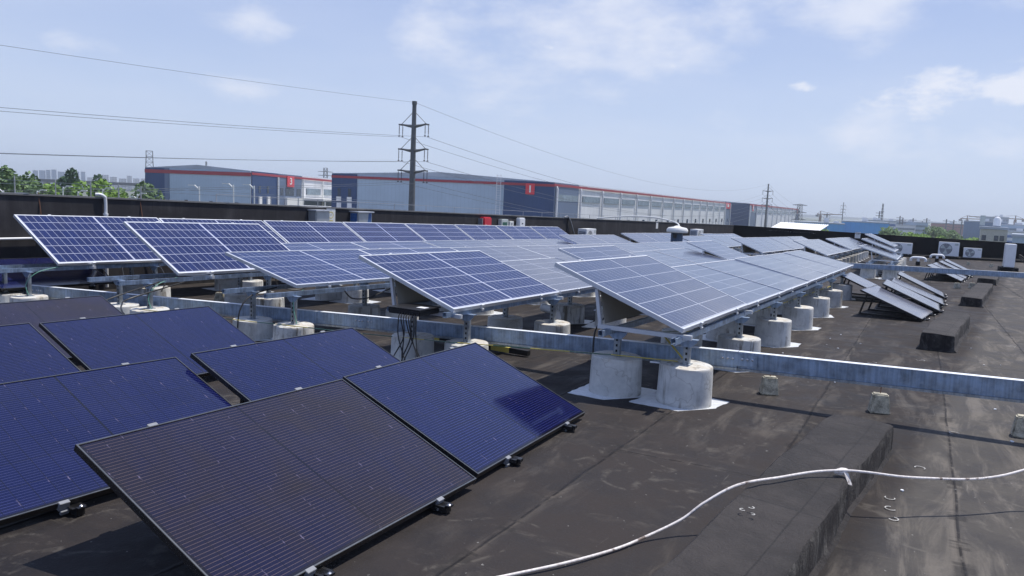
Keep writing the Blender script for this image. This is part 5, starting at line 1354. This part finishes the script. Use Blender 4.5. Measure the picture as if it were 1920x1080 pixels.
# left city
rd = random.Random(3)
wcity = bmat('white flats', (0.60, 0.58, 0.58), (0.34, 0.33, 0.36), pw=6, ph=4)
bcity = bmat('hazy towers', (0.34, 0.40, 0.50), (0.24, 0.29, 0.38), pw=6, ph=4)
x = -1040; i = 0
adj = ['tall', 'squat', 'stepped', 'broad', 'narrow', 'twin-roofed']
while x < -800:
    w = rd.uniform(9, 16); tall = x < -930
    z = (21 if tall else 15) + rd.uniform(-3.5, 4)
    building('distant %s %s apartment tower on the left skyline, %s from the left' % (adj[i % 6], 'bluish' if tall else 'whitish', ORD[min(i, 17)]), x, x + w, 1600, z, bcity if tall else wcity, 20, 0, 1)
    x += w + rd.uniform(1.5, 5); i += 1
# viaduct
t = thing('viaduct', 'dark elevated road crossing behind the trees on the left', 'viaduct', (-340, 600, GZ), R(4))
MB().box(-160, 160, -5, 5, 13.5, 15.8).obj('deck', M['steelpole'], t)
for k in range(9): MB().box(-150 + k * 37, -147 + k * 37, -2, 2, 0, 13.4).obj('pillar', M['yard'], t)
# far horizon hills
hl = MB(); vs = []
for k in range(61):
    x = -3500 + k * 130; vs += [(x, 4200, GZ), (x, 4200, -3 + 4 * math.sin(k * .5) + 3 * math.sin(k * 1.3 + 1)), (x, 4500, GZ)]
fs = []
for k in range(60): fs += [(k * 3, k * 3 + 3, k * 3 + 4, k * 3 + 1), (k * 3 + 1, k * 3 + 4, k * 3 + 5, k * 3 + 2)]
tag(hl.add(vs, fs).obj('hills', plain('hazy hills', (0.10, 0.14, 0.16), 0.9, scale=.002)), kind='structure')

# ------------------------------------------------------------------ trees
def crown_mesh(seed, rx, rz_, n, leaf, lobes=7, mat=None, z0=0.0):
    rd = random.Random(seed); mb = MB(); L = []
    for k in range(lobes):
        an = rd.uniform(0, 6.28); rr = rd.uniform(.1, .62); L.append((rx * rr * math.cos(an), rx * rr * math.sin(an), z0 + rz_ * rd.uniform(.25, 1.65), rd.uniform(.30, .52)))
    L.append((0, 0, z0 + rz_, .6))
    for _ in range(n):
        lx, ly, lz, lr = L[rd.randrange(len(L))]
        while True:
            v = Vector((rd.uniform(-1, 1), rd.uniform(-1, 1), rd.uniform(-1, 1)))
            if .25 < v.length < 1: break
        v = v.normalized() * (v.length ** .4)
        c = Vector((lx + v.x * rx * lr * 1.15, ly + v.y * rx * lr * 1.15, lz + v.z * rz_ * lr * 1.15))
        if c.z < z0: c.z = z0 + rd.uniform(0, .5)
        a_ = Vector((rd.uniform(-1, 1), rd.uniform(-1, 1), rd.uniform(-1, 1))).normalized(); b_ = a_.orthogonal().normalized(); s_ = leaf * rd.uniform(.6, 1.3)
        c2 = a_.cross(b_)
        mb.add([c + a_ * s_, c + b_ * s_ * .6, c - a_ * s_, c - b_ * s_ * .6 + c2 * s_ * .2], [(0, 1, 2, 3)])
    me = bpy.data.meshes.new('crown'); me.from_pydata(mb.v, [], mb.f); me.materials.append(mat); return me
def tree(label, x, y, ztop, rx, leafmat, seed, n=2600, leaf=.45, low=4.0, group=None):
    t = thing('tree', label, 'tree', (x, y, GZ), 0, group); H_ = ztop - GZ
    hh = (H_ - low) / 2
    tr = MB().tube([(0, 0, 0), (.2, .1, low), (.1, -.2, H_ * .6), (0, 0, H_ * .85)], .38, 8, .08)
    rd = random.Random(seed)
    for k in range(6):
        an = rd.uniform(0, 6.28); z = rd.uniform(low * .8, H_ * .65); tr.tube([(0, 0, z), (rx * .3 * math.cos(an), rx * .3 * math.sin(an), z + 1.5), (rx * .62 * math.cos(an), rx * .62 * math.sin(an), z + 3.4)], .14, 5, .04)
    tr.obj('trunk', M['bark'], t)
    link(bpy.data.objects.new('crown', crown_mesh(seed, rx, hh, n, leaf, 8, leafmat, low)), t)
    return t
tree('tall grey-green tree at the left edge behind the parapet', -64.5, 92, 3.2, 3.2, M['leaf1'], 1, 4200, .30, 4)
tree('broad grey-green tree, second from the left edge', -61.8, 95, 3.6, 3.0, M['leaf1'], 2, 4600, .30, 4)
tree('grey-green tree behind the first two on the left', -58.8, 97, 2.0, 2.0, M['leaf1'], 12, 2600, .30, 5)
tree('dark rounded tree left of the narrow one, before the viaduct', -78.0, 130, 3.4, 2.5, M['leaf2'], 3, 3000, .32, 6)
tree('narrow dark tree nearest the left warehouse', -79.4, 140, 3.0, 2.1, M['leaf2'], 4, 2600, .32, 6)
# hedge line of fresh green trees on the left
rd = random.Random(11)
for k in range(13):
    x = -82 + k * 2.15; y = 104 + rd.uniform(-3, 8)
    tree('bright green bushy tree low behind the parapet, %s from the left' % ORD[k], x, y, 1.15 + rd.uniform(-.4, .4), 3.1, M['leaf3'] if rd.random() < .75 else M['leaf1'], 20 + k, 2400, .34, 5, 'green bushy trees on the left')
for k, (x, y, z, r_) in enumerate(((84, 200, -1.9, 4.0), (90, 205, -2.4, 4), (76, 215, -2.2, 4.5), (97, 190, -1.1, 4.4), (103, 195, -1.4, 4.2), (110, 200, -2.2, 4), (117, 205, -2.6, 4), (141, 250, -.8, 5.0), (147, 252, -1.6, 4.5), (135, 245, -3.0, 5), (128, 235, -3.2, 5), (152, 245, -3.4, 5), (141, 220, -3.8, 5), (98, 230, -3.6, 5))):
    tree('rounded green tree beyond the end parapet, %s from the left' % ORD[k], x, y, z, r_, M['leaf1'] if k in (7, 8, 3) else M['leaf3'], 60 + k, 1500, .5, 5, 'green trees beyond the end parapet')

# ------------------------------------------------------------------ street lamps and fence posts beyond the back parapet
def lamp(label, x, y, z, dirx):
    t = thing('street_lamp', label, 'street lamp', (x, y, GZ), 0, 'white street lamps beyond the back parapet'); h = z - GZ
    cable('lamp_post', [(0, 0, 0), (0, 0, h * .5), (0, 0, h - .7), (dirx * .08, 0, h - .25), (dirx * .32, 0, h)], .042, M['white'], parent=t)
    MB().box(min(dirx * .3, dirx * .75), max(dirx * .3, dirx * .75), -.08, .08, h - .035, h + .035).obj('lamp_head', M['white'], t)
for i, (x, y, z, d) in enumerate(((-36.6, 60, 1.3, 1), (-38.7, 60, .9, 1), (-41.4, 60, .8, -1), (-35.4, 60, 1.0, 1), (-33.4, 60, 1.3, 1), (-30.6, 60, 1.0, 1), (-33.6, 66, .6, -1), (-19.0, 50, 2.0, -1), (-21.3, 50, 1.8, -1), (-17.6, 50, 2.0, -1))):
    lamp('thin white street lamp beyond the back parapet, %s in the row' % ORD[i], x, y, z, d)
t = thing('wire_fence', 'thin post and wire fence beyond the back parapet at the left', 'fence', (-30, 40, 0))
px = [(-27.0, 1.85), (-24.8, 1.75), (-22.9, 1.7), (-21.4, 1.65), (-20.2, 1.6)]
for x, z in [(-30.5, 1.9)] + px: MB().bar((x + 30, 0, -13), (x + 30, 0, z), .045).obj('post', M['wirel'], t)
for z in (1.15, 1.35): MB().bar((-4, 0, z + .35), (24, 0, z), .02).obj('fence_wire', M['wirel'], t)
MB().bar((-4, 0, .35), (24, 0, .1), .03).obj('fence_wire', M['rust'], t)

# ------------------------------------------------------------------ haze
hz = MB().box(-2500, 2500, -400, 4600, GZ - 1.0, 70.0).obj('haze', None)
hz.data.materials.clear()
hm = bpy.data.materials.new('haze'); hm.use_nodes = True; hn = hm.node_tree.nodes; hn.clear()
ho_ = hn.new('ShaderNodeOutputMaterial'); pv = hn.new('ShaderNodeVolumePrincipled')
pv.inputs['Color'].default_value = (0.86, 0.93, 1.0, 1); pv.inputs['Density'].default_value = 0.0003; pv.inputs['Anisotropy'].default_value = 0.3
hm.node_tree.links.new(pv.outputs[0], ho_.inputs['Volume']); hz.data.materials.append(hm)
tag(hz, kind='stuff')
